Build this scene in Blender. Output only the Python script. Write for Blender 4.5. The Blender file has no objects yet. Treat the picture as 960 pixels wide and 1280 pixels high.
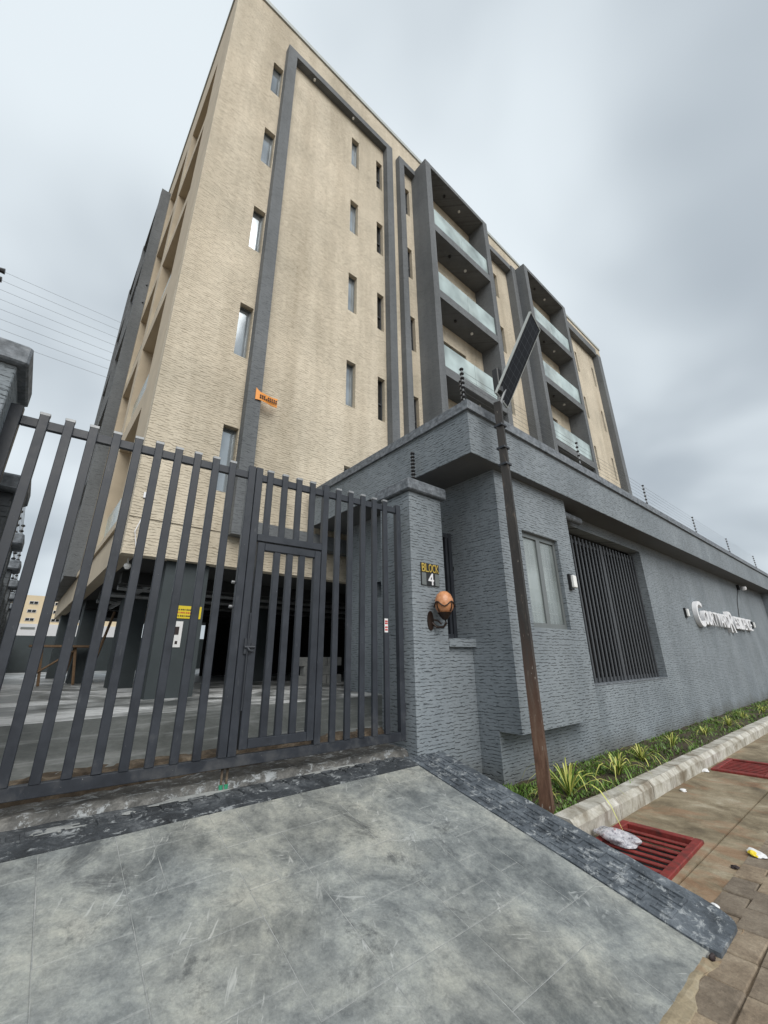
import bpy, bmesh, math, random
from mathutils import Vector, Matrix
R = math.radians
random.seed(7)
S = bpy.context.scene
COL = S.collection

# ------------------------------------------------------------------ camera
YAW, PITCH, ROLL, FPX, EYE = R(40.03), R(19.74), R(-.672), 511.5, 1.68
fwd = Vector((math.sin(YAW)*math.cos(PITCH), math.cos(YAW)*math.cos(PITCH), math.sin(PITCH)))
rgt = Vector((math.cos(YAW), -math.sin(YAW), 0)); upv = rgt.cross(fwd)
c_, s_ = math.cos(ROLL), math.sin(ROLL)
rx = rgt*c_ + upv*s_; ux = upv*c_ - rgt*s_
cd = bpy.data.cameras.new('camera'); cam = bpy.data.objects.new('camera', cd); COL.objects.link(cam)
cam.matrix_world = Matrix(((rx.x, ux.x, -fwd.x, 0), (rx.y, ux.y, -fwd.y, 0), (rx.z, ux.z, -fwd.z, EYE), (0, 0, 0, 1)))
cd.sensor_fit = 'HORIZONTAL'; cd.sensor_width = 36; cd.lens = 36*FPX/960
cd.clip_start = .05; cd.clip_end = 2000
S.camera = cam

# ------------------------------------------------------------------ world, sun, exposure
SUN_EL, SUN_AZ = R(43), R(196)          # azimuth clockwise from +Y: sun behind the camera
w = bpy.data.worlds.new('World'); S.world = w; w.use_nodes = True
nt = w.node_tree; N = nt.nodes; L = nt.links
bg = N['Background']; bg.inputs['Strength'].default_value = 1.0
sky = N.new('ShaderNodeTexSky'); sky.sky_type = 'NISHITA'; sky.sun_disc = False
sky.sun_elevation = SUN_EL; sky.sun_rotation = SUN_AZ; sky.dust_density = 3
skm = N.new('ShaderNodeVectorMath'); skm.operation = 'SCALE'; skm.inputs['Scale'].default_value = .07
L.new(sky.outputs[0], skm.inputs[0])
tc = N.new('ShaderNodeTexCoord'); sp = N.new('ShaderNodeSeparateXYZ'); L.new(tc.outputs['Generated'], sp.inputs[0])
ad = N.new('ShaderNodeMath'); ad.operation = 'ADD'; ad.inputs[1].default_value = .38
ab = N.new('ShaderNodeMath'); ab.operation = 'ABSOLUTE'; L.new(sp.outputs[2], ab.inputs[0]); L.new(ab.outputs[0], ad.inputs[0])
cv = N.new('ShaderNodeVectorMath'); cv.operation = 'DIVIDE'
cb = N.new('ShaderNodeCombineXYZ'); L.new(sp.outputs[0], cb.inputs[0]); L.new(sp.outputs[1], cb.inputs[1])
cb2 = N.new('ShaderNodeCombineXYZ')
for i in range(3): L.new(ad.outputs[0], cb2.inputs[i])
L.new(cb.outputs[0], cv.inputs[0]); L.new(cb2.outputs[0], cv.inputs[1])
cn = N.new('ShaderNodeTexNoise'); cn.inputs['Scale'].default_value = 1.6; cn.inputs['Detail'].default_value = 3.5
cn.inputs['Roughness'].default_value = .42; cn.inputs['Distortion'].default_value = .25
mp = N.new('ShaderNodeMapping'); mp.inputs['Location'].default_value = (.6, 9.3, 3.7)
L.new(cv.outputs[0], mp.inputs[0]); L.new(mp.outputs[0], cn.inputs['Vector'])
cr = N.new('ShaderNodeValToRGB'); L.new(cn.outputs[0], cr.inputs[0])
cr.color_ramp.elements[0].position = .30; cr.color_ramp.interpolation = 'EASE'; cr.color_ramp.elements[0].color = (.255, .288, .318, 1)
cr.color_ramp.elements[1].position = .66; cr.color_ramp.elements[1].color = (.47, .513, .54, 1)
mx = N.new('ShaderNodeMix'); mx.data_type = 'RGBA'; mx.inputs[0].default_value = .93
L.new(skm.outputs[0], mx.inputs[6]); L.new(cr.outputs[0], mx.inputs[7]); L.new(mx.outputs[2], bg.inputs['Color'])

sd = bpy.data.lights.new('sun', 'SUN'); sd.energy = 1.5; sd.angle = R(50); sd.color = (1, .97, .92)
so = bpy.data.objects.new('sun', sd); COL.objects.link(so)
sv = Vector((math.sin(SUN_AZ)*math.cos(SUN_EL), math.cos(SUN_AZ)*math.cos(SUN_EL), math.sin(SUN_EL)))
so.rotation_euler = sv.to_track_quat('Z', 'Y').to_euler(); so.location = (-4, -8, 12)
S.view_settings.view_transform = 'Standard'; S.view_settings.look = 'None'
S.view_settings.exposure = .85; S.view_settings.gamma = 1; S.view_settings.use_curve_mapping = False

# ------------------------------------------------------------------ materials
class NT:
    def __init__(s, name, rough=.7):
        s.m = bpy.data.materials.new(name); s.m.use_nodes = True
        s.t = s.m.node_tree; s.b = s.t.nodes['Principled BSDF']; s.b.inputs['Roughness'].default_value = rough
    def n(s, k, **kw):
        o = s.t.nodes.new(k)
        for a, v in kw.items(): setattr(o, a, v)
        return o
    def l(s, a, b): s.t.links.new(a, b)
    def pos(s):
        return s.n('ShaderNodeNewGeometry').outputs['Position']
    def noise(s, vec, scale, detail=4, rough=.55, dist=0):
        o = s.n('ShaderNodeTexNoise'); o.inputs['Scale'].default_value = scale; o.inputs['Detail'].default_value = detail
        o.inputs['Roughness'].default_value = rough; o.inputs['Distortion'].default_value = dist
        s.l(vec, o.inputs['Vector']); return o.outputs[0]
    def ramp(s, f, *stops):
        o = s.n('ShaderNodeValToRGB'); s.l(f, o.inputs[0]); e = o.color_ramp.elements
        while len(e) < len(stops): e.new(.5)
        for i, (p, c) in enumerate(stops):
            e[i].position = p; e[i].color = (*c, 1) if len(c) == 3 else c
        return o.outputs[0]
    def mul(s, a, b, fac=1., mode='MULTIPLY'):
        o = s.n('ShaderNodeMix', data_type='RGBA', blend_type=mode); o.inputs[0].default_value = fac
        if hasattr(fac, 'links'): s.l(fac, o.inputs[0])
        for k, v in ((6, a), (7, b)):
            if isinstance(v, tuple): o.inputs[k].default_value = (*v, 1)
            else: s.l(v, o.inputs[k])
        return o.outputs[2]
    def mixf(s, f, a, b):
        o = s.n('ShaderNodeMix', data_type='RGBA'); s.l(f, o.inputs[0])
        for k, v in ((6, a), (7, b)):
            if isinstance(v, tuple): o.inputs[k].default_value = (*v, 1)
            else: s.l(v, o.inputs[k])
        return o.outputs[2]
    def scale(s, vec, sc):
        o = s.n('ShaderNodeVectorMath', operation='MULTIPLY'); s.l(vec, o.inputs[0]); o.inputs[1].default_value = sc; return o.outputs[0]
    def bump(s, h, strength=.5, dist=.01):
        o = s.n('ShaderNodeBump'); o.inputs['Strength'].default_value = strength; o.inputs['Distance'].default_value = dist
        s.l(h, o.inputs['Height']); s.l(o.outputs[0], s.b.inputs['Normal'])
    def col(s, c): s.l(c, s.b.inputs['Base Color'])

def plain(name, c, rough=.6, var=.15, scale=8, metal=0, bump=0.):
    k = NT(name, rough); p = k.pos(); n = k.noise(p, scale, 5, .6)
    k.col(k.mul(k.ramp(n, (.3, (1-var,)*3), (.7, (1+var*.5,)*3)), c)); k.b.inputs['Metallic'].default_value = metal
    if bump: k.bump(k.noise(p, scale*6, 4, .6), bump, .004)
    return k.m

def ragged_stone(name, base, dark, light, rows, bdist, patch, grime=None, cut=(.40, .56), amp=1.5, splash=False):
    """combed split-face cladding: ragged broken horizontal ridges in relief"""
    k = NT(name, .88); p = k.pos(); sx = k.n('ShaderNodeSeparateXYZ'); k.l(p, sx.inputs[0])
    def mt(op, a, b, c=None):
        o = k.n('ShaderNodeMath', operation=op)
        for q, v in enumerate((a, b, c)):
            if v is None: continue
            if isinstance(v, (int, float)): o.inputs[q].default_value = v
            else: k.l(v, o.inputs[q])
        return o.outputs[0]
    u = mt('ADD', sx.outputs[0], sx.outputs[1])
    cbn = k.n('ShaderNodeCombineXYZ'); k.l(u, cbn.inputs[0]); k.l(sx.outputs[2], cbn.inputs[2]); q = cbn.outputs[0]
    f = rows/22
    w1 = k.noise(k.scale(q, (4.5*f, 1, 8*f)), 1, 2, .5); w2 = k.noise(k.scale(q, (17*f, 1, 34*f)), 1, 2, .5)
    t = mt('MULTIPLY_ADD', sx.outputs[2], rows, mt('MULTIPLY_ADD', w1, amp*2, mt('MULTIPLY', w2, .9)))
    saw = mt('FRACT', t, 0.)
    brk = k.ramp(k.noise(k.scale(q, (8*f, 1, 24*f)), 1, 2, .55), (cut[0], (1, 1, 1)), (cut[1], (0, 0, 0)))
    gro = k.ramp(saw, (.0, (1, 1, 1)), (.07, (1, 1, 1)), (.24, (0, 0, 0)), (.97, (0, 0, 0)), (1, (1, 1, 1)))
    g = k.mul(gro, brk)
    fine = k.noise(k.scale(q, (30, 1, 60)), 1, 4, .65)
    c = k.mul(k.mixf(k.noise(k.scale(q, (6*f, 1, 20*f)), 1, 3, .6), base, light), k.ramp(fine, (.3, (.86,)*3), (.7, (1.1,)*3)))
    c = k.mixf(g, c, dark)  # shadow lines under the ragged ridges, painted into the colour
    big = k.noise(p, patch, 4, .6)
    c = k.mul(c, k.ramp(big, (.3, (.84, .84, .83)), (.68, (1.12, 1.11, 1.10))))
    if grime:
        gn = k.noise(k.scale(p, (1.6, 1.6, .12)), 1, 3, .6)
        c = k.mul(c, k.ramp(gn, (.35, grime), (.6, (1, 1, 1))))
    if splash:
        zf = k.ramp(mt('MULTIPLY_ADD', sx.outputs[2], .8, mt('MULTIPLY', big, .5)), (.34, (.62, .58, .52)), (.62, (1, 1, 1)))
        c = k.mul(c, zf)
    k.col(c)
    h = mt('SUBTRACT', mt('MULTIPLY_ADD', saw, .35, mt('MULTIPLY', fine, .35)), mt('MULTIPLY', g, .9))
    k.bump(h, .8, bdist)
    return k.m

M = {}
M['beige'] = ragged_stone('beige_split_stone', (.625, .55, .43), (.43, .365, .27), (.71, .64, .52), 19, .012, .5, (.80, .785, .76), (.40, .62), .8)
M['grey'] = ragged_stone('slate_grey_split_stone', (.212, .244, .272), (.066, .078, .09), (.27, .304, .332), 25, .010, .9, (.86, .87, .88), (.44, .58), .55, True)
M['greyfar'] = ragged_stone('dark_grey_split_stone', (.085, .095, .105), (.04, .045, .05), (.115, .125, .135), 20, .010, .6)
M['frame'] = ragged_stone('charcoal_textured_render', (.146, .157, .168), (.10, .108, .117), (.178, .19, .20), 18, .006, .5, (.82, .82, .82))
M['beigeplain'] = plain('beige_smooth_render', (.50, .42, .31), .8, .12, 2)
def coping_mat():
    k = NT('speckled_grey_coping', .7); p = k.pos()
    n = k.noise(p, 14, 5, .7); f = k.noise(k.scale(p, (3, 3, 9)), 3, 4, .6)
    k.col(k.mul(k.ramp(n, (.35, (.10, .115, .13)), (.55, (.19, .21, .235)), (.72, (.27, .29, .31))), k.ramp(f, (.35, (.7, .7, .7)), (.6, (1.05,)*3))))
    k.bump(n, .35, .006); return k.m
M['coping'] = coping_mat()
M['roofcap'] = plain('pale_roof_coping', (.42, .45, .44), .6, .1, 3)
def paint(name, c, rough=.42, scratch=.4):
    k = NT(name, rough); p = k.pos(); n = k.noise(p, 5, 5, .65)
    f = k.noise(k.scale(p, (1, 1, .35)), 60, 3, .6)
    base = k.mul(c, k.ramp(n, (.3, (.82,)*3), (.7, (1.12,)*3)))
    sc = k.ramp(f, (.70, (0, 0, 0)), (.76, (1, 1, 1)))
    sm = k.mul(sc, (scratch,)*3)
    k.col(k.mixf(sm, base, (.2, .2, .2))); k.bump(k.noise(p, 90, 2), .08, .001)
    k.l(k.ramp(n, (.3, (rough-.08,)*3), (.7, (rough+.14,)*3)), k.b.inputs['Roughness']); return k.m
def gate_mat():
    k = NT('charcoal_gate_paint', .42); p = k.pos(); sx = k.n('ShaderNodeSeparateXYZ'); k.l(p, sx.inputs[0])
    n = k.noise(p, 4, 6, .7); f = k.noise(k.scale(p, (1, 1, .25)), 26, 5, .7); s2 = k.noise(k.scale(p, (1.5, 1.5, 1)), 45, 3, .6)
    c = k.mul((.0225, .027, .036), k.ramp(n, (.3, (.75,)*3), (.7, (1.3,)*3)))
    dm = k.n('ShaderNodeMath', operation='MULTIPLY_ADD'); k.l(sx.outputs[2], dm.inputs[0]); dm.inputs[1].default_value = -.55; k.l(n, dm.inputs[2])
    c = k.mixf(k.mul(k.ramp(dm.outputs[0], (-.0, (0, 0, 0)), (.28, (1, 1, 1))), (.45,)*3), c, (.13, .125, .115))
    c = k.mixf(k.mul(k.ramp(f, (.60, (0, 0, 0)), (.72, (1, 1, 1))), (.28,)*3), c, (.12, .125, .13))
    c = k.mixf(k.ramp(s2, (.735, (0, 0, 0)), (.76, (1, 1, 1))), c, (.30, .30, .29))
    k.col(c); k.bump(k.noise(p, 70, 3), .12, .0015); k.l(k.ramp(n, (.3, (.30,)*3), (.7, (.58,)*3)), k.b.inputs['Roughness']); return k.m
M['gate'] = gate_mat()
M['steel'] = paint('dark_steel_paint', (.028, .032, .040), .45, .2)
M['grille'] = paint('grey_grille_paint', (.058, .063, .07), .5, .15)
def red_mat():
    k = NT('worn_oxide_red_paint', .65); p = k.pos(); n = k.noise(p, 9, 6, .7); f = k.noise(p, 45, 4, .7)
    c = k.ramp(n, (.32, (.085, .018, .014)), (.5, (.20, .022, .018)), (.68, (.25, .035, .03)))
    c = k.mixf(k.mul(k.ramp(f, (.56, (0, 0, 0)), (.68, (1, 1, 1))), (.55,)*3), c, (.13, .085, .055))
    k.col(c); k.bump(f, .3, .002); return k.m
M['red'] = red_mat()
M['alu'] = plain('grey_aluminium_frame', (.17, .185, .185), .4, .08, 5, .25)
M['aludark'] = plain('dark_aluminium_frame', (.05, .055, .06), .4, .08, 5, .2)
def glass(name, c, rough=.04, ior=1.9, alpha=1.):
    k = NT(name, rough); k.b.inputs['IOR'].default_value = ior
    p = k.pos(); n = k.noise(p, .9, 2)
    k.col(k.mul(c, k.ramp(n, (.35, (.6,)*3), (.65, (1.3,)*3)))); k.b.inputs['Alpha'].default_value = alpha
    k.bump(k.noise(p, 1.7, 1), .05, .01); return k.m
M['pane'] = glass('sky_reflecting_window_glass', (.33, .37, .40), .08, 2.0)
M['pane'].node_tree.nodes['Principled BSDF'].inputs['Metallic'].default_value = .5
M['palepane'] = glass('pale_reflection_glass', (.36, .41, .41), .05, 2.0, .5)  # pale base colour stands in for white reflections on the bay glass
M['panedark'] = glass('dark_window_glass', (.012, .014, .016), .05, 1.5)
M['balglass'] = glass('pale_green_balustrade_glass', (.50, .60, .60), .12, 1.6, .72)
M['black'] = plain('black_plastic', (.012, .012, .013), .4, .1)
M['white'] = plain('white_acrylic', (.78, .78, .80), .45, .05)
M['lampwhite'] = plain('opal_lamp_cover', (.82, .82, .80), .35, .03)
M['gold'] = plain('gold_lettering', (.75, .52, .12), .28, .2, 20, .8)
M['iron'] = plain('brown_wrought_iron', (.03, .017, .012), .5, .3, 30, .3)
def amber():
    k = NT('amber_lamp_glass', .3); p = k.pos(); n = k.noise(p, 22, 3, .6)
    k.col(k.ramp(n, (.3, (.42, .17, .07)), (.7, (.62, .30, .15)))); return k.m
M['amber'] = amber()
def concrete(name, stops, sc, fine, bump=.25, rough=.75, streak=None, wet=None):
    k = NT(name, rough); p = k.pos()
    n = k.noise(p, sc, 7, .66, .5); f = k.noise(p, fine, 5, .7)
    c = k.mul(k.ramp(n, *stops), k.ramp(f, (.3, (.8,)*3), (.7, (1.12,)*3)))
    if streak:
        s = k.noise(k.scale(p, streak[0]), 1, 4, .65, .4)
        c = k.mixf(k.mul(k.ramp(s, (.53, (0, 0, 0)), (.63, (1, 1, 1))), (streak[2],)*3), c, streak[1])
    k.col(c); k.bump(f, bump, .006)
    if wet: k.l(k.ramp(n, (.35, (wet[0],)*3), (.65, (wet[1],)*3)), k.b.inputs['Roughness'])
    return k.m
def drive_mat():
    k = NT('stamped_grey_concrete', .7); p = k.pos()
    def rotd(a, sc):
        o = k.n('ShaderNodeMapping'); o.inputs['Rotation'].default_value = (0, 0, a); k.l(p, o.inputs[0]); return k.scale(o.outputs[0], sc)
    n = k.noise(p, 1.7, 10, .72, .35); f = k.noise(p, 11, 9, .8); g = k.noise(p, 60, 4, .75)
    c = k.ramp(n, (.34, (.115, .125, .128)), (.47, (.215, .226, .222)), (.56, (.285, .295, .28)), (.68, (.36, .362, .335)))
    c = k.mul(c, k.ramp(f, (.32, (.62, .63, .65)), (.5, (1, 1, 1)), (.66, (1.25, 1.24, 1.2))))
    c = k.mul(c, k.ramp(g, (.3, (.82,)*3), (.7, (1.14,)*3)))
    for a, th, sc in ((.5, .63, (26, 5, 1)), (2.1, .64, (30, 5, 1)), (1.2, .66, (16, 4, 1))):
        m_ = k.mul(k.ramp(k.noise(rotd(a, sc), 1, 3, .6, .6), (th, (0, 0, 0)), (th+.06, (1, 1, 1))), k.ramp(k.noise(p, 2.3, 3), (.46, (0, 0, 0)), (.58, (.7,)*3)))
        c = k.mixf(m_, c, (.44, .45, .44))
    st = k.noise(p, 2.4, 9, .75, .5)
    c = k.mixf(k.mul(k.ramp(st, (.56, (0, 0, 0)), (.66, (1, 1, 1))), (.75,)*3), c, (.055, .06, .064))
    yl = k.noise(p, .9, 3, .5)
    c = k.mul(c, k.ramp(yl, (.42, (.98, 1, 1.01)), (.62, (1.02, 1.0, .95))))
    k.col(c); k.bump(k.mul(f, g, .4, 'ADD'), .55, .006)
    k.l(k.ramp(n, (.35, (.42,)*3), (.6, (.8,)*3)), k.b.inputs['Roughness']); return k.m
M['drive'] = drive_mat()
def band_mat(name, lo, mid, hi, fleck):
    k = NT(name, .6); p = k.pos(); n = k.noise(p, 3.2, 9, .74, .4); f = k.noise(k.scale(p, (9, 14, 8)), 1, 7, .78, .5); g = k.noise(p, 55, 4, .7)
    c = k.ramp(n, (.34, lo), (.52, mid), (.68, hi)); c = k.mul(c, k.ramp(g, (.3, (.75,)*3), (.7, (1.2,)*3)))
    c = k.mixf(k.mul(k.ramp(f, (fleck, (0, 0, 0)), (fleck+.07, (1, 1, 1))), (.85,)*3), c, (.34, .36, .37))
    k.col(c); k.bump(k.mul(f, g, .5, 'ADD'), .8, .008); return k.m
M['band'] = band_mat('dark_stamped_border', (.026, .032, .039), (.085, .10, .117), (.19, .213, .235), .545)
M['sillmix'] = band_mat('stained_gate_sill', (.035, .036, .036), (.10, .098, .092), (.20, .195, .18), .53)
M['bandgate'] = band_mat('blackened_stamped_border', (.012, .014, .017), (.042, .048, .055), (.13, .14, .15), .555)
M['bandlight'] = concrete('cement_patch', ((.3, (.20, .21, .21)), (.7, (.37, .38, .37))), 6, 50, .5)
M['apron'] = concrete('muddy_drain_concrete', ((.3, (.10, .077, .047)), (.46, (.20, .16, .10)), (.58, (.29, .24, .16)), (.70, (.40, .35, .26))), 2.2, 45, .7, .8, ((2.4, 1.1, 1), (.30, .13, .06), .35))
M['paver0'] = concrete('brown_concrete_paver', ((.3, (.16, .125, .09)), (.5, (.235, .185, .135)), (.7, (.30, .25, .19))), 3.3, 42, .6, .85)
def paver_mat():
    k = NT('brown_concrete_paver', .88); p = k.pos(); n = k.noise(p, 4, 8, .75, .3); f = k.noise(p, 45, 5, .75)
    c = k.ramp(n, (.3, (.125, .098, .07)), (.47, (.215, .17, .123)), (.6, (.28, .23, .17)), (.72, (.37, .31, .235)))
    c = k.mul(c, k.ramp(f, (.3, (.72,)*3), (.7, (1.16,)*3)))
    oi = k.n('ShaderNodeObjectInfo'); c = k.mul(c, k.ramp(oi.outputs['Random'], (0, (.78, .79, .82)), (.5, (.98, .96, .94)), (1, (1.2, 1.14, 1.05))))
    k.col(c); k.bump(f, .8, .006); return k.m
M['paver'] = paver_mat()
M['soilj'] = concrete('sandy_joint_soil', ((.3, (.10, .07, .045)), (.7, (.19, .145, .095))), 5, 60, .8, .95)
M['kerb'] = concrete('stained_kerb_concrete', ((.32, (.20, .17, .125)), (.48, (.42, .40, .345)), (.66, (.60, .585, .54))), 3.5, 40, .4, .8, ((5, 2, 1), (.12, .085, .05), .6))
M['soil'] = concrete('planter_soil', ((.3, (.035, .028, .015)), (.7, (.08, .062, .035))), 4, 40, .8, .95)
M['yard'] = concrete('wet_yard_concrete', ((.38, (.10, .105, .103)), (.48, (.30, .31, .305)), (.58, (.70, .71, .71))), .8, 20, .3, .5, ((.5, 4, 1), (.06, .062, .062), .6), (.3, .75))
M['yardramp'] = concrete('dark_yard_ramp', ((.33, (.075, .083, .08)), (.55, (.15, .16, .155)), (.7, (.26, .27, .26))), 1.1, 24, .3, .6, ((.8, 6, 1), (.42, .43, .43), .35))
M['rubble'] = concrete('brown_rubble_edge', ((.3, (.030, .024, .018)), (.52, (.10, .075, .052)), (.66, (.21, .17, .125)), (.74, (.40, .33, .25))), 6, 30, 1., .95)
M['ground'] = concrete('brown_earth', ((.3, (.12, .09, .06)), (.7, (.22, .17, .12))), .4, 5, .4, .95)
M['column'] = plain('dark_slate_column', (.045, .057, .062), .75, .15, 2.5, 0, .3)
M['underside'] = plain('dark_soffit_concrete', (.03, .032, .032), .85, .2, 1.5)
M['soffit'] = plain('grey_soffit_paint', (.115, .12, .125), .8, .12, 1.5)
M['void'] = plain('unlit_interior', (.012, .012, .013), .9, .1)  # near-black colour stands in for the darkness of unlit spaces
M['wood'] = plain('weathered_timber', (.16, .10, .055), .8, .3, 14)
M['cream'] = plain('cream_far_wall', (.62, .52, .36), .8, .08, .5)
M['farwhite'] = plain('white_far_wall', (.55, .56, .58), .8, .08, .5)
M['green'] = plain('green_plastic', (.03, .26, .14), .5, .1)
M['orange'] = plain('orange_vinyl', (.80, .30, .045), .5, .08, 6)
M['yellow'] = plain('yellow_sign_sheet', (.72, .56, .03), .5, .08, 6)
M['paper'] = plain('white_paper', (.74, .74, .74), .7, .05)
M['ink'] = plain('dark_ink', (.03, .02, .02), .7, .1)
M['redink'] = plain('red_ink', (.5, .04, .04), .6, .1)
M['wire'] = plain('galvanised_wire', (.22, .23, .24), .5, .05)
M['insul'] = plain('black_insulator', (.02, .02, .022), .45, .1)
M['bracket'] = plain('galvanised_bracket', (.30, .31, .32), .5, .2, 20, .5)
def pole_mat():
    k = NT('rusty_steel_post', .7); p = k.pos(); sx = k.n('ShaderNodeSeparateXYZ'); k.l(p, sx.inputs[0])
    n = k.noise(k.scale(p, (10, 10, 2.2)), 1, 6, .7, .5); f = k.noise(p, 40, 4, .7)
    rust = k.ramp(n, (.32, (.03, .016, .010)), (.52, (.10, .05, .030)), (.7, (.19, .115, .075)))
    blk = k.ramp(n, (.32, (.010, .010, .010)), (.6, (.03, .026, .023)), (.72, (.13, .10, .075)))
    hz = k.n('ShaderNodeMath', operation='MULTIPLY_ADD'); k.l(sx.outputs[2], hz.inputs[0]); hz.inputs[1].default_value = .32; hz.inputs[2].default_value = -.32
    hn = k.n('ShaderNodeMath', operation='MULTIPLY_ADD'); k.l(n, hn.inputs[0]); hn.inputs[1].default_value = .9; k.l(hz.outputs[0], hn.inputs[2])
    c = k.mixf(k.ramp(hn.outputs[0], (.42, (0, 0, 0)), (.78, (1, 1, 1))), rust, blk)
    sp_ = k.noise(k.scale(p, (30, 30, 9)), 1, 3, .6)
    c = k.mixf(k.ramp(sp_, (.68, (0, 0, 0)), (.73, (1, 1, 1))), c, (.34, .31, .27))
    k.col(c); k.bump(f, .5, .004); return k.m
M['pole'] = pole_mat()
def panel_mat():
    k = NT('solar_cells', .18); tcn = k.n('ShaderNodeTexCoord').outputs['Object']
    b = k.n('ShaderNodeTexBrick'); b.offset = 0; b.inputs['Scale'].default_value = 1
    b.inputs['Brick Width'].default_value = .128; b.inputs['Row Height'].default_value = .11; b.inputs['Mortar Size'].default_value = .0035
    b.inputs['Color1'].default_value = (.006, .007, .011, 1); b.inputs['Color2'].default_value = (.010, .011, .016, 1); b.inputs['Mortar'].default_value = (.05, .055, .065, 1)
    k.l(tcn, b.inputs['Vector']); k.col(b.outputs[0]); k.b.inputs['Roughness'].default_value = .5; k.b.inputs['Specular IOR Level'].default_value = .15; return k.m
M['cells'] = panel_mat()
def leafmat(name, c0, c1, sc=6):
    k = NT(name, .5); p = k.pos(); n = k.noise(p, sc, 3, .6)
    k.col(k.ramp(n, (.3, c0), (.7, c1))); k.b.inputs['Transmission Weight'].default_value = 0
    k.b.inputs['Subsurface Weight'].default_value = 0; return k.m
M['grass'] = leafmat('ground_cover_leaf', (.055, .115, .018), (.14, .24, .035), 9)
M['leafg'] = leafmat('green_blade', (.075, .15, .02), (.17, .27, .045), 12)
M['leafy'] = leafmat('yellow_blade', (.45, .47, .10), (.60, .60, .19), 9)
def bagmat():
    k = NT('clear_plastic_bag', .25); p = k.pos(); n = k.noise(p, 26, 4, .6)
    k.col(k.ramp(n, (.35, (.22, .22, .26)), (.5, (.62, .62, .66)), (.62, (.75, .75, .78)), (.70, (.5, .22, .22)))); k.b.inputs['Alpha'].default_value = .72; k.bump(n, .8, .02); return k.m
M['bag'] = bagmat()

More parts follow.
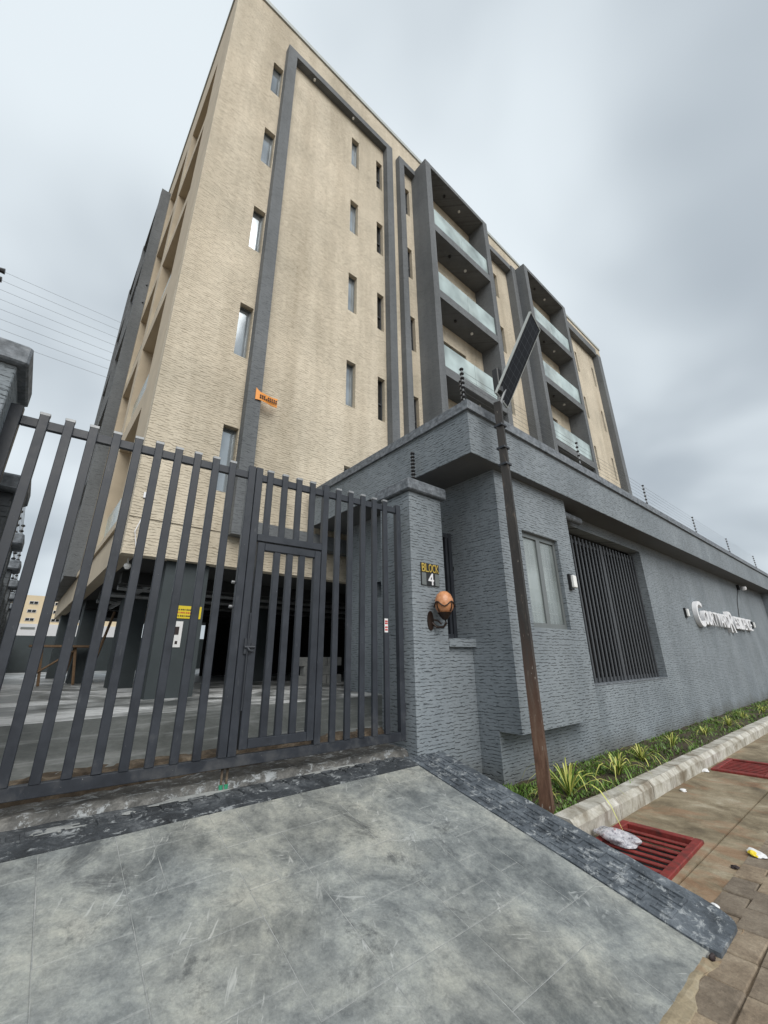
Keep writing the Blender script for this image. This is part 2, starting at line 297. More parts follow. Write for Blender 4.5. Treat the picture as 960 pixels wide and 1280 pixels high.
# ------------------------------------------------------------------ geometry helpers
class MB:
    def __init__(s): s.v = []; s.f = []
    def add(s, vs, fs):
        o = len(s.v); s.v += [tuple(a) for a in vs]; s.f += [tuple(i+o for i in f) for f in fs]; return s
    def box(s, x0, x1, y0, y1, z0, z1):
        return s.add([(x0, y0, z0), (x1, y0, z0), (x1, y1, z0), (x0, y1, z0), (x0, y0, z1), (x1, y0, z1), (x1, y1, z1), (x0, y1, z1)],
                     [(0, 3, 2, 1), (4, 5, 6, 7), (0, 1, 5, 4), (1, 2, 6, 5), (2, 3, 7, 6), (3, 0, 4, 7)])
    def bev(s, x0, x1, y0, y1, z0, z1, b):
        """box with chamfered vertical edges and top/bottom rims"""
        def ring(z, i):
            a0, a1, b0, b1 = x0+i, x1-i, y0+i, y1-i
            return [(a0+b, b0, z), (a1-b, b0, z), (a1, b0+b, z), (a1, b1-b, z), (a1-b, b1, z), (a0+b, b1, z), (a0, b1-b, z), (a0, b0+b, z)]
        vs = ring(z0, b) + ring(z0+b, 0) + ring(z1-b, 0) + ring(z1, b)
        fs = [tuple(range(7, -1, -1)), tuple(range(24, 32))]
        for k in range(3):
            for i in range(8): fs.append((k*8+i, k*8+(i+1) % 8, k*8+8+(i+1) % 8, k*8+8+i))
        return s.add(vs, fs)
    def tube(s, pts, r, n=6, r1=None, cap=True):
        pts = [Vector(p) for p in pts]; rings = []
        for i, p in enumerate(pts):
            d = (pts[min(i+1, len(pts)-1)]-pts[max(i-1, 0)]).normalized()
            a = d.cross(Vector((0, 0, 1))); a = a.normalized() if a.length > 1e-4 else Vector((1, 0, 0)); b = d.cross(a)
            rr = r if r1 is None else r+(r1-r)*i/(len(pts)-1)
            rings.append([p+(a*math.cos(2*math.pi*k/n)+b*math.sin(2*math.pi*k/n))*rr for k in range(n)])
        vs = [v for q in rings for v in q]; fs = []
        for i in range(len(pts)-1):
            for k in range(n): fs.append((i*n+k, i*n+(k+1) % n, (i+1)*n+(k+1) % n, (i+1)*n+k))
        if cap: fs += [tuple(range(n-1, -1, -1)), tuple((len(pts)-1)*n+k for k in range(n))]
        return s.add(vs, fs)
    def lathe(s, prof, c=(0, 0, 0), n=14):
        vs = [(c[0]+r*math.cos(2*math.pi*k/n), c[1]+r*math.sin(2*math.pi*k/n), c[2]+z) for r, z in prof for k in range(n)]
        fs = [(i*n+k, i*n+(k+1) % n, (i+1)*n+(k+1) % n, (i+1)*n+k) for i in range(len(prof)-1) for k in range(n)]
        fs += [tuple(range(n-1, -1, -1)), tuple((len(prof)-1)*n+k for k in range(n))]
        return s.add(vs, fs)
    def prism(s, poly, z0, z1):
        n = len(poly)
        return s.add([(x, y, z0) for x, y in poly]+[(x, y, z1) for x, y in poly],
                     [tuple(range(n-1, -1, -1)), tuple(range(n, 2*n))]+[(i, (i+1) % n, n+(i+1) % n, n+i) for i in range(n)])
    def wall(s, axis, at, th, u0, u1, v0, v1, holes=()):
        """solid wall with rectangular holes; axis 'x': plane y=at..at+th, u=x ; axis 'y': plane x=at..at+th, u=y"""
        us = sorted({u0, u1, *[h[0] for h in holes], *[h[1] for h in holes]}); vs = sorted({v0, v1, *[h[2] for h in holes], *[h[3] for h in holes]})
        us = [u for u in us if u0 <= u <= u1]; vs = [v for v in vs if v0 <= v <= v1]
        def full(i, j):
            if not (0 <= i < len(us)-1 and 0 <= j < len(vs)-1): return False
            a, b = (us[i]+us[i+1])/2, (vs[j]+vs[j+1])/2
            return not any(h[0] < a < h[1] and h[2] < b < h[3] for h in holes)
        P = (lambda u, t, v: (u, at+t, v)) if axis == 'x' else (lambda u, t, v: (at+t, u, v))
        idx = {}
        def vid(i, t, j):
            k = (i, t, j)
            if k not in idx: idx[k] = len(s.v); s.v.append(P(us[i], t*th, vs[j]))
            return idx[k]
        for i in range(len(us)-1):
            for j in range(len(vs)-1):
                if not full(i, j): continue
                s.f.append((vid(i, 0, j), vid(i+1, 0, j), vid(i+1, 0, j+1), vid(i, 0, j+1)))
                s.f.append((vid(i, 1, j), vid(i, 1, j+1), vid(i+1, 1, j+1), vid(i+1, 1, j)))
                for (di, dj, a, b) in ((-1, 0, (i, j), (i, j+1)), (1, 0, (i+1, j+1), (i+1, j)), (0, -1, (i+1, j), (i, j)), (0, 1, (i, j+1), (i+1, j+1))):
                    if not full(i+di, j+dj):
                        s.f.append((vid(a[0], 0, a[1]), vid(b[0], 0, b[1]), vid(b[0], 1, b[1]), vid(a[0], 1, a[1])))
        return s
    def mesh(s, name, mat, smooth=False):
        me = bpy.data.meshes.new(name); me.from_pydata(s.v, [], s.f); me.validate()
        b = bmesh.new(); b.from_mesh(me); bmesh.ops.recalc_face_normals(b, faces=b.faces); b.to_mesh(me); b.free()
        for m in (mat if isinstance(mat, (list, tuple)) else [mat]): me.materials.append(m)
        if smooth: me.polygons.foreach_set('use_smooth', [True]*len(me.polygons))
        return me
    def obj(s, name, mat, parent=None, loc=None, smooth=False):
        return link(name, s.mesh(name, mat, smooth), parent, loc)
def link(name, me, parent=None, loc=None, rot=None):
    o = bpy.data.objects.new(name, me); COL.objects.link(o)
    if parent: o.parent = parent
    if loc: o.location = loc
    if rot: o.rotation_euler = rot
    return o
def tag(o, label, cat, group=None):
    o['label'] = label; o['category'] = cat
    if group: o['group'] = group
    return o
def struct(o): o['kind'] = 'structure'; return o
def stuff(o): o['kind'] = 'stuff'; return o
def thing(name, label, cat, loc=(0, 0, 0), rotz=0, group=None):
    o = bpy.data.objects.new(name, None); COL.objects.link(o); o.location = loc; o.rotation_euler = (0, 0, rotz); o.empty_display_size = .2
    return tag(o, label, cat, group)
def box(name, mat, parent, *a, b=0):
    m = MB(); m.bev(*a, b) if b else m.box(*a); return m.obj(name, mat, parent)
ORD = ['first', 'second', 'third', 'fourth', 'fifth', 'sixth', 'seventh', 'eighth', 'ninth', 'tenth']

# ------------------------------------------------------------------ setting: ground, road, drain, kerb, planter
struct(MB().add([(-300, -300, -.16), (300, -300, -.16), (300, 300, -.16), (-300, 300, -.16)], [(0, 1, 2, 3)]).obj('ground', M['ground']))
road = struct(MB().box(-40, 60, -12, 1.36, -.12, -.022).obj('road', M['soilj']))
CX, CY = .165, .178                                  # paver cell
def paver_mesh(v):
    rnd = random.Random(v); g = .004; j = lambda: rnd.uniform(-.005, .005)
    poly = [(0, 0), (2*CX, 0), (2*CX, CY), (3*CX, CY), (3*CX, 2*CY), (CX, 2*CY), (CX, CY), (0, CY)]
    ins = [(g, g), (-g, g), (-g, g), (-g, g), (-g, -g), (g, -g), (g, -g), (g, -g)]
    low = [(p[0]+i[0]+j(), p[1]+i[1]+j()) for p, i in zip(poly, ins)]
    top = [(x+i[0]*1.3, y+i[1]*1.3) for (x, y), i in zip(low, ins)]
    n = 8; tz = [rnd.uniform(-.003, .003) for _ in range(n)]
    vs = [(x, y, -.03) for x, y in low]+[(x, y, -.007) for x, y in low]+[(x, y, tz[i]) for i, (x, y) in enumerate(top)]
    fs = [(i, (i+1) % n, n+(i+1) % n, n+i) for i in range(n)]+[(n+i, n+(i+1) % n, 2*n+(i+1) % n, 2*n+i) for i in range(n)]
    fs += [(16, 17, 18, 22, 23), (22, 18, 19, 20, 21)]
    m = MB(); m.add(vs, fs); return m.mesh('paver', M['paver'])
pm = [paver_mesh(i) for i in range(6)]
cnt = 0
for r_ in range(-6, 4):
    for q in range(-8, 34):
        x = q*2*CX + (r_ % 3)*CX; y = r_*2*CY + .30
        if y > 1.36-2*CY+.18 or y < -1.0 or x > 9.5 or x < -2.5: continue
        o = link('paver', random.choice(pm), road, (x, y, random.uniform(-.006, .004))); o.rotation_euler = (R(random.uniform(-.7, .7)), R(random.uniform(-.7, .7)), R(random.uniform(-.6, .6))); cnt += 1
# muddy drain slab with two grated inlets
G1 = (4.18, 5.32, 1.67, 2.39); G2 = (8.55, 9.6, 1.69, 2.39)
def slab_holes(name, x0, x1, y0, y1, z0, z1, holes, mat):
    m = MB(); m.wall('x', 0, z1-z0, x0, x1, y0, y1, holes)
    m.v = [(x, z, t) for x, t, z in m.v]; m.v = [(x, y, z1-t) for x, y, t in m.v]
    return m.obj(name, mat)
struct(slab_holes('drain_slab', 3.7, 60, 1.615, 2.60, -.12, 0.0, [(g[0]+.03, g[1]-.03, g[2]+.03, g[3]-.03) for g in (G1, G2)], M['apron']))
struct(MB().box(3.7, 60, 1.33, 1.60, -.12, -.006).obj('pavement', M['apron']))
for i, g in enumerate((G1, G2)):
    m = MB(); x0, x1, y0, y1 = g[0]-.02, g[1]+.02, g[2]-.02, g[3]+.02
    m.add([(x0, y0, -.122), (x1, y0, -.122), (x1, y1, -.122), (x0, y1, -.122), (x0, y0, -.155), (x1, y0, -.155), (x1, y1, -.155), (x0, y1, -.155)], [(4, 5, 6, 7), (0, 1, 5, 4), (1, 2, 6, 5), (2, 3, 7, 6), (3, 0, 4, 7)])
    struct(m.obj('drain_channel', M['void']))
    t = thing('drain_grate', ['red painted steel drain grate beside the driveway with a plastic bag on it', 'red painted steel drain grate farther along the kerb, away from the driveway'][i], 'drain grate', ((g[0]+g[1])/2, (g[2]+g[3])/2, 0), R(1.5 if i == 0 else 0), 'drain grates')
    a, b = (g[1]-g[0])/2, (g[3]-g[2])/2
    for (p0, p1, q0, q1) in ((-a, a, -b, -b+.075), (-a, a, b-.075, b), (-a, -a+.075, -b+.075, b-.075), (a-.075, a, -b+.075, b-.075)):
        box('frame_rail', M['red'], t, p0, p1, q0, q1, -.035, .030, b=.006)
    n = 7
    for k in range(n):
        x = -a+.075+(2*a-.15)*(k+1)/(n+1)
        box('bar', M['red'], t, x-.025, x+.025, -b+.072, b-.072, .0, .016, b=.004)
# kerb and planter
kb = struct(MB().box(4.42, 60, 2.50, 2.66, -.1, .13).obj('kerb', M['kerb']))
def kerb_mesh(v):
    rnd = random.Random(v); prof = [(2.455, -.02), (2.452, .135), (2.50, .192), (2.665, .195), (2.67, -.02)]
    n = 5; L_ = 1.0; xs = [.004, .35, .7, L_-.004]; vs = [(x, y+rnd.uniform(-.004, .004), z+rnd.uniform(-.004, .004)) for x in xs for y, z in prof]
    fs = [(k*n+i, k*n+(i+1) % n, (k+1)*n+(i+1) % n, (k+1)*n+i) for k in range(3) for i in range(n)]+[(0, 1, 2, 3, 4), (19, 18, 17, 16, 15)]
    return MB().add(vs, fs).mesh('kerb_stone', M['kerb'])
km = [kerb_mesh(i+30) for i in range(4)]
for k in range(24): link('kerb_stone', km[k % 4], kb, (4.40+k*1.0, 0, random.uniform(-.004, .004)))
m = MB()
nx, ny = 60, 6
for i in range(nx+1):
    for j in range(ny+1): m.v.append((4.1+i*(28-4.1)/nx, 2.6+j*.99/ny, .165+random.uniform(-.012, .03)))
m.f = [(i*(ny+1)+j, (i+1)*(ny+1)+j, (i+1)*(ny+1)+j+1, i*(ny+1)+j+1) for i in range(nx) for j in range(ny)]
planter = struct(m.obj('planter_bed', M['soil']))

# ------------------------------------------------------------------ driveway ramp
def rz(y): return .015+(max(y, 1.22)-1.22)*.2385 if y < 3.80 else .630
SL = math.atan(.2385)
drv = struct(MB().add([(-9, 1.22, -.12), (3.52, 1.22, -.12), (3.52, 3.66, -.12), (-9, 3.66, -.12), (-9, 1.22, rz(1.22)-.003), (3.52, 1.22, rz(1.22)-.003), (3.52, 3.66, rz(3.66)-.003), (-9, 3.66, rz(3.66)-.003)],
     [(0, 3, 2, 1), (4, 5, 6, 7), (0, 1, 5, 4), (1, 2, 6, 5), (2, 3, 7, 6), (3, 0, 4, 7)]).obj('driveway', M['bandlight']))
UX, UY = .2, (3.66-1.22)/12                            # stamped ashlar module
def slab_mesh(w_, d_, v):
    rnd = random.Random(v); g = .0018; b = .004; m = MB(); N_ = 4; d_ = d_/math.cos(SL)
    us = [g, g+b]+[g+b+(w_-2*g-2*b)*i/N_ for i in range(1, N_)]+[w_-g-b, w_-g]; ds = [g, g+b]+[g+b+(d_-2*g-2*b)*i/N_ for i in range(1, N_)]+[d_-g-b, d_-g]
    nu, nd = len(us), len(ds)
    for i, u in enumerate(us):
        for j, d in enumerate(ds):
            edge = i in (0, nu-1) or j in (0, nd-1)
            m.v.append((u+(rnd.uniform(-.002, .002) if edge else 0), d*math.cos(SL), d*math.sin(SL)+(-.0030 if edge else rnd.uniform(-.0015, .0015))))
    m.f = [(i*nd+j, (i+1)*nd+j, (i+1)*nd+j+1, i*nd+j+1) for i in range(nu-1) for j in range(nd-1)]
    return m.mesh('slab', M['drive'])
occ = set(); cache = {}; rs = random.Random(21)
for j in range(12):
    for i in range(24):
        if (i, j) in occ: continue
        opts = [(3, 2), (2, 3), (2, 2), (4, 2), (3, 3), (2, 1), (1, 2), (2, 4)]; rs.shuffle(opts); opts.append((1, 1))
        for a, b in opts:
            cells = [(i+p, j+q) for p in range(a) for q in range(b)]
            if i+a <= 24 and j+b <= 12 and not any(c in occ for c in cells): break
        occ.update(cells)
        if (a, b) not in cache: cache[a, b] = slab_mesh(a*UX, b*UY, a*10+b)
        link('slab', cache[a, b], drv, (3.52-(i+a)*UX, 1.22+j*UY, rz(1.22+j*UY)))
m = MB(); n = 70; rk = random.Random(8)
for i in range(n+1):
    x = -1.0+i*5.0/n; w0 = .012+.018*math.sin(x*5.3)+.014*math.sin(x*13+1)+rk.uniform(-.008, .010)
    for (y, z) in ((1.26, .017), (1.205, .016), (1.188-w0*.3, .008), (1.175-w0*.8, .002), (1.165-w0, -.02)): m.v.append((x, y+rk.uniform(-.006, .006), z+rk.uniform(-.002, .002)))
m.f = [(i*5+j, (i+1)*5+j, (i+1)*5+j+1, i*5+j+1) for i in range(n) for j in range(4)]
m.v = [(x, y, z if x < 3.5 or y < 1.16 else z-.03) for x, y, z in m.v]
struct(m.obj('cement_skirt', M['apron']))
# dark stamped borders with a raised key motif
def rampbox(x0, x1, y0, y1, lift, mat, name, nsub=14, jit=.004, corner=0):
    m = MB(); ys = [y0+(y1-y0)*i/nsub for i in range(nsub+1)]; xs = [x0+(x1-x0)*i/8 for i in range(9)]
    for y in ys:
        for x in xs:
            xx, yy = x, y
            m.v.append((xx, yy, rz(yy)+lift+random.uniform(-jit, jit)))
    if corner:                                        # round the lower outer corner
        for k, (x, y, z) in enumerate(m.v):
            dx, dy = x-(x1-corner), (y0+corner)-y
            if dx > 0 and dy > 0:
                r = math.hypot(dx, dy)
                if r > corner: f = corner/r; m.v[k] = (x1-corner+dx*f, y0+corner-dy*f, z)
    n = 9
    m.f = [(j*n+i, j*n+i+1, (j+1)*n+i+1, (j+1)*n+i) for j in range(nsub) for i in range(8)]
    o = len(m.v); per = list(range(n))+[j*n+8 for j in range(1, nsub+1)]+[nsub*n+i for i in range(7, -1, -1)]+[j*n for j in range(nsub-1, 0, -1)]
    m.v += [(x, y, -.1) for x, y, z in m.v]
    m.f += [(per[i], per[(i+1) % len(per)], per[(i+1) % len(per)]+o, per[i]+o) for i in range(len(per))]
    return m.obj(name, mat)
bside = struct(rampbox(3.525, 4.06, 1.16, 3.90, .006, M['band'], 'driveway_side_border', 24, .004, .17))
bgate = struct(rampbox(-7, 3.52, 3.664, 4.44, .003, M['bandgate'], 'driveway_gate_border', 6, .003))
def key_mesh(t, h, mat='band'):
    """one meander of a Greek key, t = pitch"""
    w_ = t*.13; m = MB()
    segs = [(0, 0, t, w_), (0, w_, w_, t*.82), (w_, t*.82-w_, t*.72, t*.82), (t*.72-w_, t*.30, t*.72, t*.82-w_), (t*.34, t*.30, t*.72-w_, t*.30+w_)]
    for x0, y0, x1, y1 in segs:
        i = .002
        m.add([(x0, y0, -.008), (x1, y0, -.008), (x1, y1, -.008), (x0, y1, -.008), (x0+i, y0+i, h), (x1-i, y0+i, h), (x1-i, y1-i, h), (x0+i, y1-i, h)], [(4, 5, 6, 7), (0, 1, 5, 4), (1, 2, 6, 5), (2, 3, 7, 6), (3, 0, 4, 7)])
    return m.mesh('key_motif', M[mat])
kmz = key_mesh(.175, .009); kmg = key_mesh(.19, .010, 'bandgate')
for k in range(14):                                   # along the side border
    y = 1.42+k*.175
    for c2, x in enumerate((3.60, 3.80)):
        link('key_motif', kmz, bside, (x+.13, y, rz(y)+.007), (0, 0, 0)).rotation_euler = (SL*0, 0, R(90))
for o in [c for c in bside.children]: o.rotation_euler = (Matrix.Rotation(SL, 4, 'X') @ Matrix.Rotation(R(90), 4, 'Z')).to_euler()
for k in range(30):
    x = 3.3-k*.205; y = 3.82
    link('key_motif', kmg, bgate, (x, y, .634)).rotation_euler = (0, 0, 0)
# loose cement patches along the gate line
for i, (px, py, a, b) in enumerate(((.42, 3.90, .15, .075), (1.30, 4.02, .30, .07), (.84, 3.95, .05, .04), (2.7, 4.0, .45, .05))):
    m = MB(); n = 18; vs = [(px, py, rz(py)+.020)]
    for k in range(n):
        r = 1+random.uniform(-.18, .18); x, y = px+a*r*math.cos(k*2*math.pi/n), py+b*r*math.sin(k*2*math.pi/n); vs.append((x*1., y, rz(y)+.008))
    m.add(vs, [(0, 1+k, 1+(k+1) % n) for k in range(n)]); tag(m.obj('cement_patch', M['bandlight']), ['oval smear of pale cement on the dark border under the gate', 'long smear of pale cement on the dark border under the gate', 'small blob of pale cement on the dark border under the gate', 'thin pale cement streak on the dark border near the stone pillar'][i], 'cement')
m = MB(); n = 60; rl = random.Random(4)
for i in range(n+1):
    x = -.6+i*4.25/n
    for (y, z) in ((3.96, .60), (3.985, .672), (4.03, .70), (4.42, .715), (4.45, .55)): m.v.append((x, y+.0635*(3.53-x)*(z < 1)*.7+rl.uniform(-.012, .012), z+rl.uniform(-.008, .008)))
m.f = [(i*5+j, (i+1)*5+j, (i+1)*5+j+1, i*5+j+1) for i in range(n) for j in range(4)]
struct(m.obj('gate_sill', M['sillmix']))
# threshold under the gate, raw edge of the yard, yard
m = MB(); n = 60
for i in range(n+1):
    x = -.55+i*5.3/n
    for (y, z) in ((4.46, .60), (4.41, .66), (4.40, .80), (4.43, .85), (4.54, .872)):
        m.v.append((x, y+random.uniform(-.014, .014), z+random.uniform(-.008, .008)))
m.f = [(i*5+j, (i+1)*5+j, (i+1)*5+j+1, i*5+j+1) for i in range(n) for j in range(4)]
struct(m.obj('yard_edge', M['rubble']))
struct(MB().add([(-1, 4.50, .86), (30, 4.50, .86), (30, 5.7, 1.115), (-1, 5.7, 1.115), (-1, 4.5, .3), (30, 4.5, .3), (30, 5.7, .3), (-1, 5.7, .3)], [(0, 1, 2, 3), (4, 7, 6, 5), (0, 4, 5, 1), (1, 5, 6, 2), (2, 6, 7, 3), (3, 7, 4, 0)]).obj('yard_ramp', M['yardramp']))
struct(MB().add([(-4, 5.7, 1.115), (40, 5.7, 1.115), (40, 34, 1.2), (-4, 34, 1.2)], [(0, 1, 2, 3)]).obj('yard', M['yard']))

# ------------------------------------------------------------------ apartment building
D, DB = 7.55, R(.87); S0 = .985; FL = 3.22
def bw(s, n): return (s*math.cos(DB)-n*math.sin(DB), s*math.sin(DB)+n*math.cos(DB))
ox, oy = bw(S0, D)
bld = thing('apartment_building', 'tall beige stone apartment block with charcoal frames and glass balconies', 'building', (ox, oy, 1.12), DB)
Z0 = -1.12                                            # local z = world z - 1.12
def zl(z): return z+Z0
LEN, DEP, TOP = 25.45, 14.0, 21.8
WT = [6.2+FL*i for i in range(5)]; WH = 1.45
win_s = [(2.27, 2.58), (5.25, 5.56), (6.36, 6.63), (7.76, 8.04), (13.48, 13.92), (21.9, 22.16), (24.2, 24.46)]
holes = []
for i, (a, b) in enumerate(win_s):
    for z in WT: holes.append((a-S0, b-S0, zl(z-WH), zl(z)))
blkA = (8.2, 12.2); blkB = (15.25, 19.5); PR = .8
FLOOR = [3.98+FL*i for i in range(5)]                 # 3.98 7.20 10.42 13.64 16.86
dh = []
for (a, b) in (blkA, blkB):
    for f in FLOOR: dh.append((a+.75-S0, a+2.6-S0, zl(f), zl(f+2.15)))
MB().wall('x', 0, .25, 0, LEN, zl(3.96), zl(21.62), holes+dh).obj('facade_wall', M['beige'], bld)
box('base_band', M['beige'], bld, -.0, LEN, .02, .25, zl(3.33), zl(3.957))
box('roof_coping', M['roofcap'], bld, -.04, LEN+.04, -.05, .30, zl(21.623), zl(21.80))
# side wall with recessed balconies
bays = [(1.42, 3.95), (4.5, 6.85)]
sh = []
for (a, b) in bays:
    for i, f in enumerate(FLOOR): sh.append((a, b, zl(f+.05), zl(f+FL-.42)))
MB().wall('y', 0, .22, .253, DEP, zl(3.33), zl(21.62), sh).obj('side_wall', M['beigeplain'], bld)
box('side_coping', M['roofcap'], bld, -.04, .26, .303, DEP, zl(21.623), zl(21.80))
for (a, b) in bays:
    for i, f in enumerate(FLOOR):
        z0, z1 = zl(f+.05), zl(f+FL-.42); x0, x1 = .222, 1.3
        r = MB().add([(x0, a, z0), (x1, a, z0), (x1, b, z0), (x0, b, z0), (x0, a, z1), (x1, a, z1), (x1, b, z1), (x0, b, z1)],
                 [(0, 1, 2, 3), (4, 7, 6, 5), (0, 4, 5, 1), (1, 5, 6, 2), (2, 6, 7, 3)]).obj('balcony_recess', M['beigeplain'], bld)
        MB().box(.09, .105, a+.004, b-.004, z0+.003, z0+.95).obj('glass_balustrade', M['balglass'], r)
        MB().lathe([(.05, -.012), (.05, 0)], (.7, (a+b)/2, z1), 10).obj('ceiling_light', M['lampwhite'], r)
box('side_band', M['beigeplain'], bld, -.05, -.003, 0.3, 7.0, zl(3.96), zl(4.10))
# dark projecting frame on the side
for y in (7.1, 10.4, 13.6):
    box('side_fin', M['frame'], bld, -.34, -.003, y, y+.26, zl(4.0), zl(20.3))
for i in range(6):
    z = 4.0+FL*i if i < 5 else 20.05
    for y in (7.36, 10.66): box('side_slab', M['frame'], bld, -.32, -.004, y+.003, y+3.035, zl(z), zl(z+.22))
for i in range(5):
    for y in (7.4, 10.7): box('side_opening', M['panedark'], bld, -.03, -.005, y+.1, y+2.9, zl(4.0+FL*i+.23), zl(4.0+FL*i+2.9))
# bracket hanging on the fin
m = MB()
for z in (15.2, 14.35): m.tube([(-.34, 7.5, zl(z)), (-.05, 7.05, zl(z-.1))], .022, 6)
m.tube([(-.34, 7.5, zl(15.2)), (-.34, 7.5, zl(14.35))], .022, 6); m.obj('side_bracket', M['steel'], bld)
# remaining shell: end wall, back wall, roof, floor
box('end_wall', M['beigeplain'], bld, LEN-.25, LEN, .253, DEP, zl(3.33), zl(21.62))
box('end_pier', M['beigeplain'], bld, LEN+.003, LEN+.22, .5, 1.4, zl(3.33), zl(20.4))
box('back_wall', M['beigeplain'], bld, .223, LEN-.253, DEP-.25, DEP, zl(3.63), zl(21.62))
box('roof', M['roofcap'], bld, .223, LEN-.253, .253, DEP-.253, zl(21.3), zl(21.6))
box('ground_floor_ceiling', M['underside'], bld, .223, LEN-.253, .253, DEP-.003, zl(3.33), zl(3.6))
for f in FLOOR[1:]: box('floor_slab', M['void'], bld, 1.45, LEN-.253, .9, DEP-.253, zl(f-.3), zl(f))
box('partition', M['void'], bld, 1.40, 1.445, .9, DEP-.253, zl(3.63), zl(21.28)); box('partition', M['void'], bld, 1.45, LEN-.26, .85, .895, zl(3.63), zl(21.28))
# windows
def window_parts(wd, ht, two):
    e = .035; f = MB()
    for a in ((0, wd, 0, e), (0, wd, ht-e, ht)): f.box(a[0], a[1], -.03, .03, a[2], a[3])
    for a in ((0, e), (wd-e, wd)): f.box(a[0], a[1], -.029, .029, e, ht-e)
    if two: f.box(e, wd-e, -.028, .028, ht*.42, ht*.42+.045)
    p = MB().box(e, wd-e, .004, .012, e, ht-e)
    return f.mesh('window', M['aludark'] if two else M['alu']), p.mesh('pane', M['panedark' if two else 'pane'])
for i, (a, b) in enumerate(win_s):
    two = i in (2, 3)
    fm, pmh = window_parts(b-a-.006, WH-.006, two)
    for z in WT:
        wo = link('window', fm, bld, (a-S0+.003, .15, zl(z-WH)+.003)); link('pane', pmh, wo)
# big charcoal portal frames on the facade
P = .22
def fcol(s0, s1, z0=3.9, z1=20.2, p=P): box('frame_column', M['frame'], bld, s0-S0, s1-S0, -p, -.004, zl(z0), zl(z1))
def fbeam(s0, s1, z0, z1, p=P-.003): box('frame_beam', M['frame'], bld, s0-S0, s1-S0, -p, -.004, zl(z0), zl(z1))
fcol(2.60, 2.90); fcol(6.70, 6.99); fbeam(2.903, 6.697, 19.93, 20.197); fbeam(2.903, 6.697, 3.9, 4.22)
fcol(7.35, 7.60); fbeam(7.603, 8.197, 19.93, 20.197); fbeam(6.993, 7.347, 3.9, 4.22)
fcol(14.85, 15.22, p=.35); fbeam(12.203, 14.847, 19.93, 20.25, .3)
fcol(24.75, 25.25, p=.35); fbeam(19.503, 24.747, 20.1, 20.6, .3); fcol(19.53, 19.8)
# floor-edge shading bands are absent: facade is plain between frames
def balcony_block(rng, nm):
    a, b = rng[0]-S0, rng[1]-S0
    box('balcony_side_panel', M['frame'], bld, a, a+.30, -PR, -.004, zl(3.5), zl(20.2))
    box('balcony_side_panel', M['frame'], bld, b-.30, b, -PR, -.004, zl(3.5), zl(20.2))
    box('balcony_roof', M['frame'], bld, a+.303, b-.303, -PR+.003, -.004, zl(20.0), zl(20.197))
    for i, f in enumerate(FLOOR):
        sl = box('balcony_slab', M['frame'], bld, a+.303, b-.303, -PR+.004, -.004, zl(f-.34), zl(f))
        MB().box(a+.306, (a+b)/2-.006, -PR+.07, -PR+.085, zl(f)+.002, zl(f+.95)).obj('glass_balustrade', M['balglass'], sl)
        MB().box((a+b)/2+.006, b-.306, -PR+.07, -PR+.085, zl(f)+.002, zl(f+.95)).obj('glass_balustrade', M['balglass'], sl)
        for q in (.38, .62): MB().lathe([(.055, -.05), (.055, -.002)], (a+(b-a)*q, -PR*.55, zl(f+FL-.34) if i < 4 else zl(20.0)), 10).obj('ceiling_light', M['black' if q < .5 else 'lampwhite'], sl)
        d0, d1 = a+.75, a+2.6
        dr = MB()
        for u0, u1 in ((d0+.004, d0+.06), ((d0+d1)/2-.035, (d0+d1)/2+.035), (d1-.06, d1-.004)): dr.box(u0, u1, .10, .16, zl(f)+.004, zl(f+2.15)-.004)
        dr.box(d0+.06, d1-.06, .101, .159, zl(f+2.08), zl(f+2.15)-.004)
        dro = dr.obj('balcony_door', M['aludark'], bld)
        MB().box(d0+.05, d1-.05, .125, .135, zl(f)+.01, zl(f+2.1)).obj('pane', M['pane'], dro)
balcony_block(blkA, 'a'); balcony_block(blkB, 'b')
# small facade lights
for s, z in ((3.6, 19.92), (5.2, 19.92)): MB().lathe([(.04, -.05), (.04, 0)], (s-S0, -.12, zl(z)), 8).obj('facade_light', M['lampwhite'], bld)
# undercroft: columns, back, pipes
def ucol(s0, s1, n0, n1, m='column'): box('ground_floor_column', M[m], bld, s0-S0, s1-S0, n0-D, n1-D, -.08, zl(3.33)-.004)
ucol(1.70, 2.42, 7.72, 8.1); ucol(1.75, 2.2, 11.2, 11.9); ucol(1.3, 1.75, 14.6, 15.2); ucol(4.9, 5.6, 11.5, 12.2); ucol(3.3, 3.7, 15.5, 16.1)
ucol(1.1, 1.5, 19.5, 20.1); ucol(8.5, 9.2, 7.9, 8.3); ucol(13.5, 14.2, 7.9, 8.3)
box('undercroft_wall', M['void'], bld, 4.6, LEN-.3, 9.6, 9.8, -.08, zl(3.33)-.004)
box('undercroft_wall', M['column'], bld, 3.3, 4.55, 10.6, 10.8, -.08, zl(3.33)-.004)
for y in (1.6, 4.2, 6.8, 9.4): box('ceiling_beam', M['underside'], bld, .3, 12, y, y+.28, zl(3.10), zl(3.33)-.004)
m = MB()
for i, (y, z) in enumerate(((2.6, 3.15), (3.4, 3.1), (5.5, 3.18))): m.tube([(.4, y, zl(z)), (9, y, zl(z-.03))], .055, 8)
m.tube([(.9, .4, zl(3.2)), (.9, 9, zl(3.16))], .06, 8); m.obj('drain_pipe', M['bracket'], bld)
m = MB(); m.tube([(.16, .36, zl(3.33)), (.17, .36, zl(3.25))], .012, 6); m.lathe([(.012, 0), (.05, -.03), (.055, -.07), (.03, -.11)], (.17, .36, zl(3.25)), 10); m.obj('bulb_lamp', M['lampwhite'], bld)
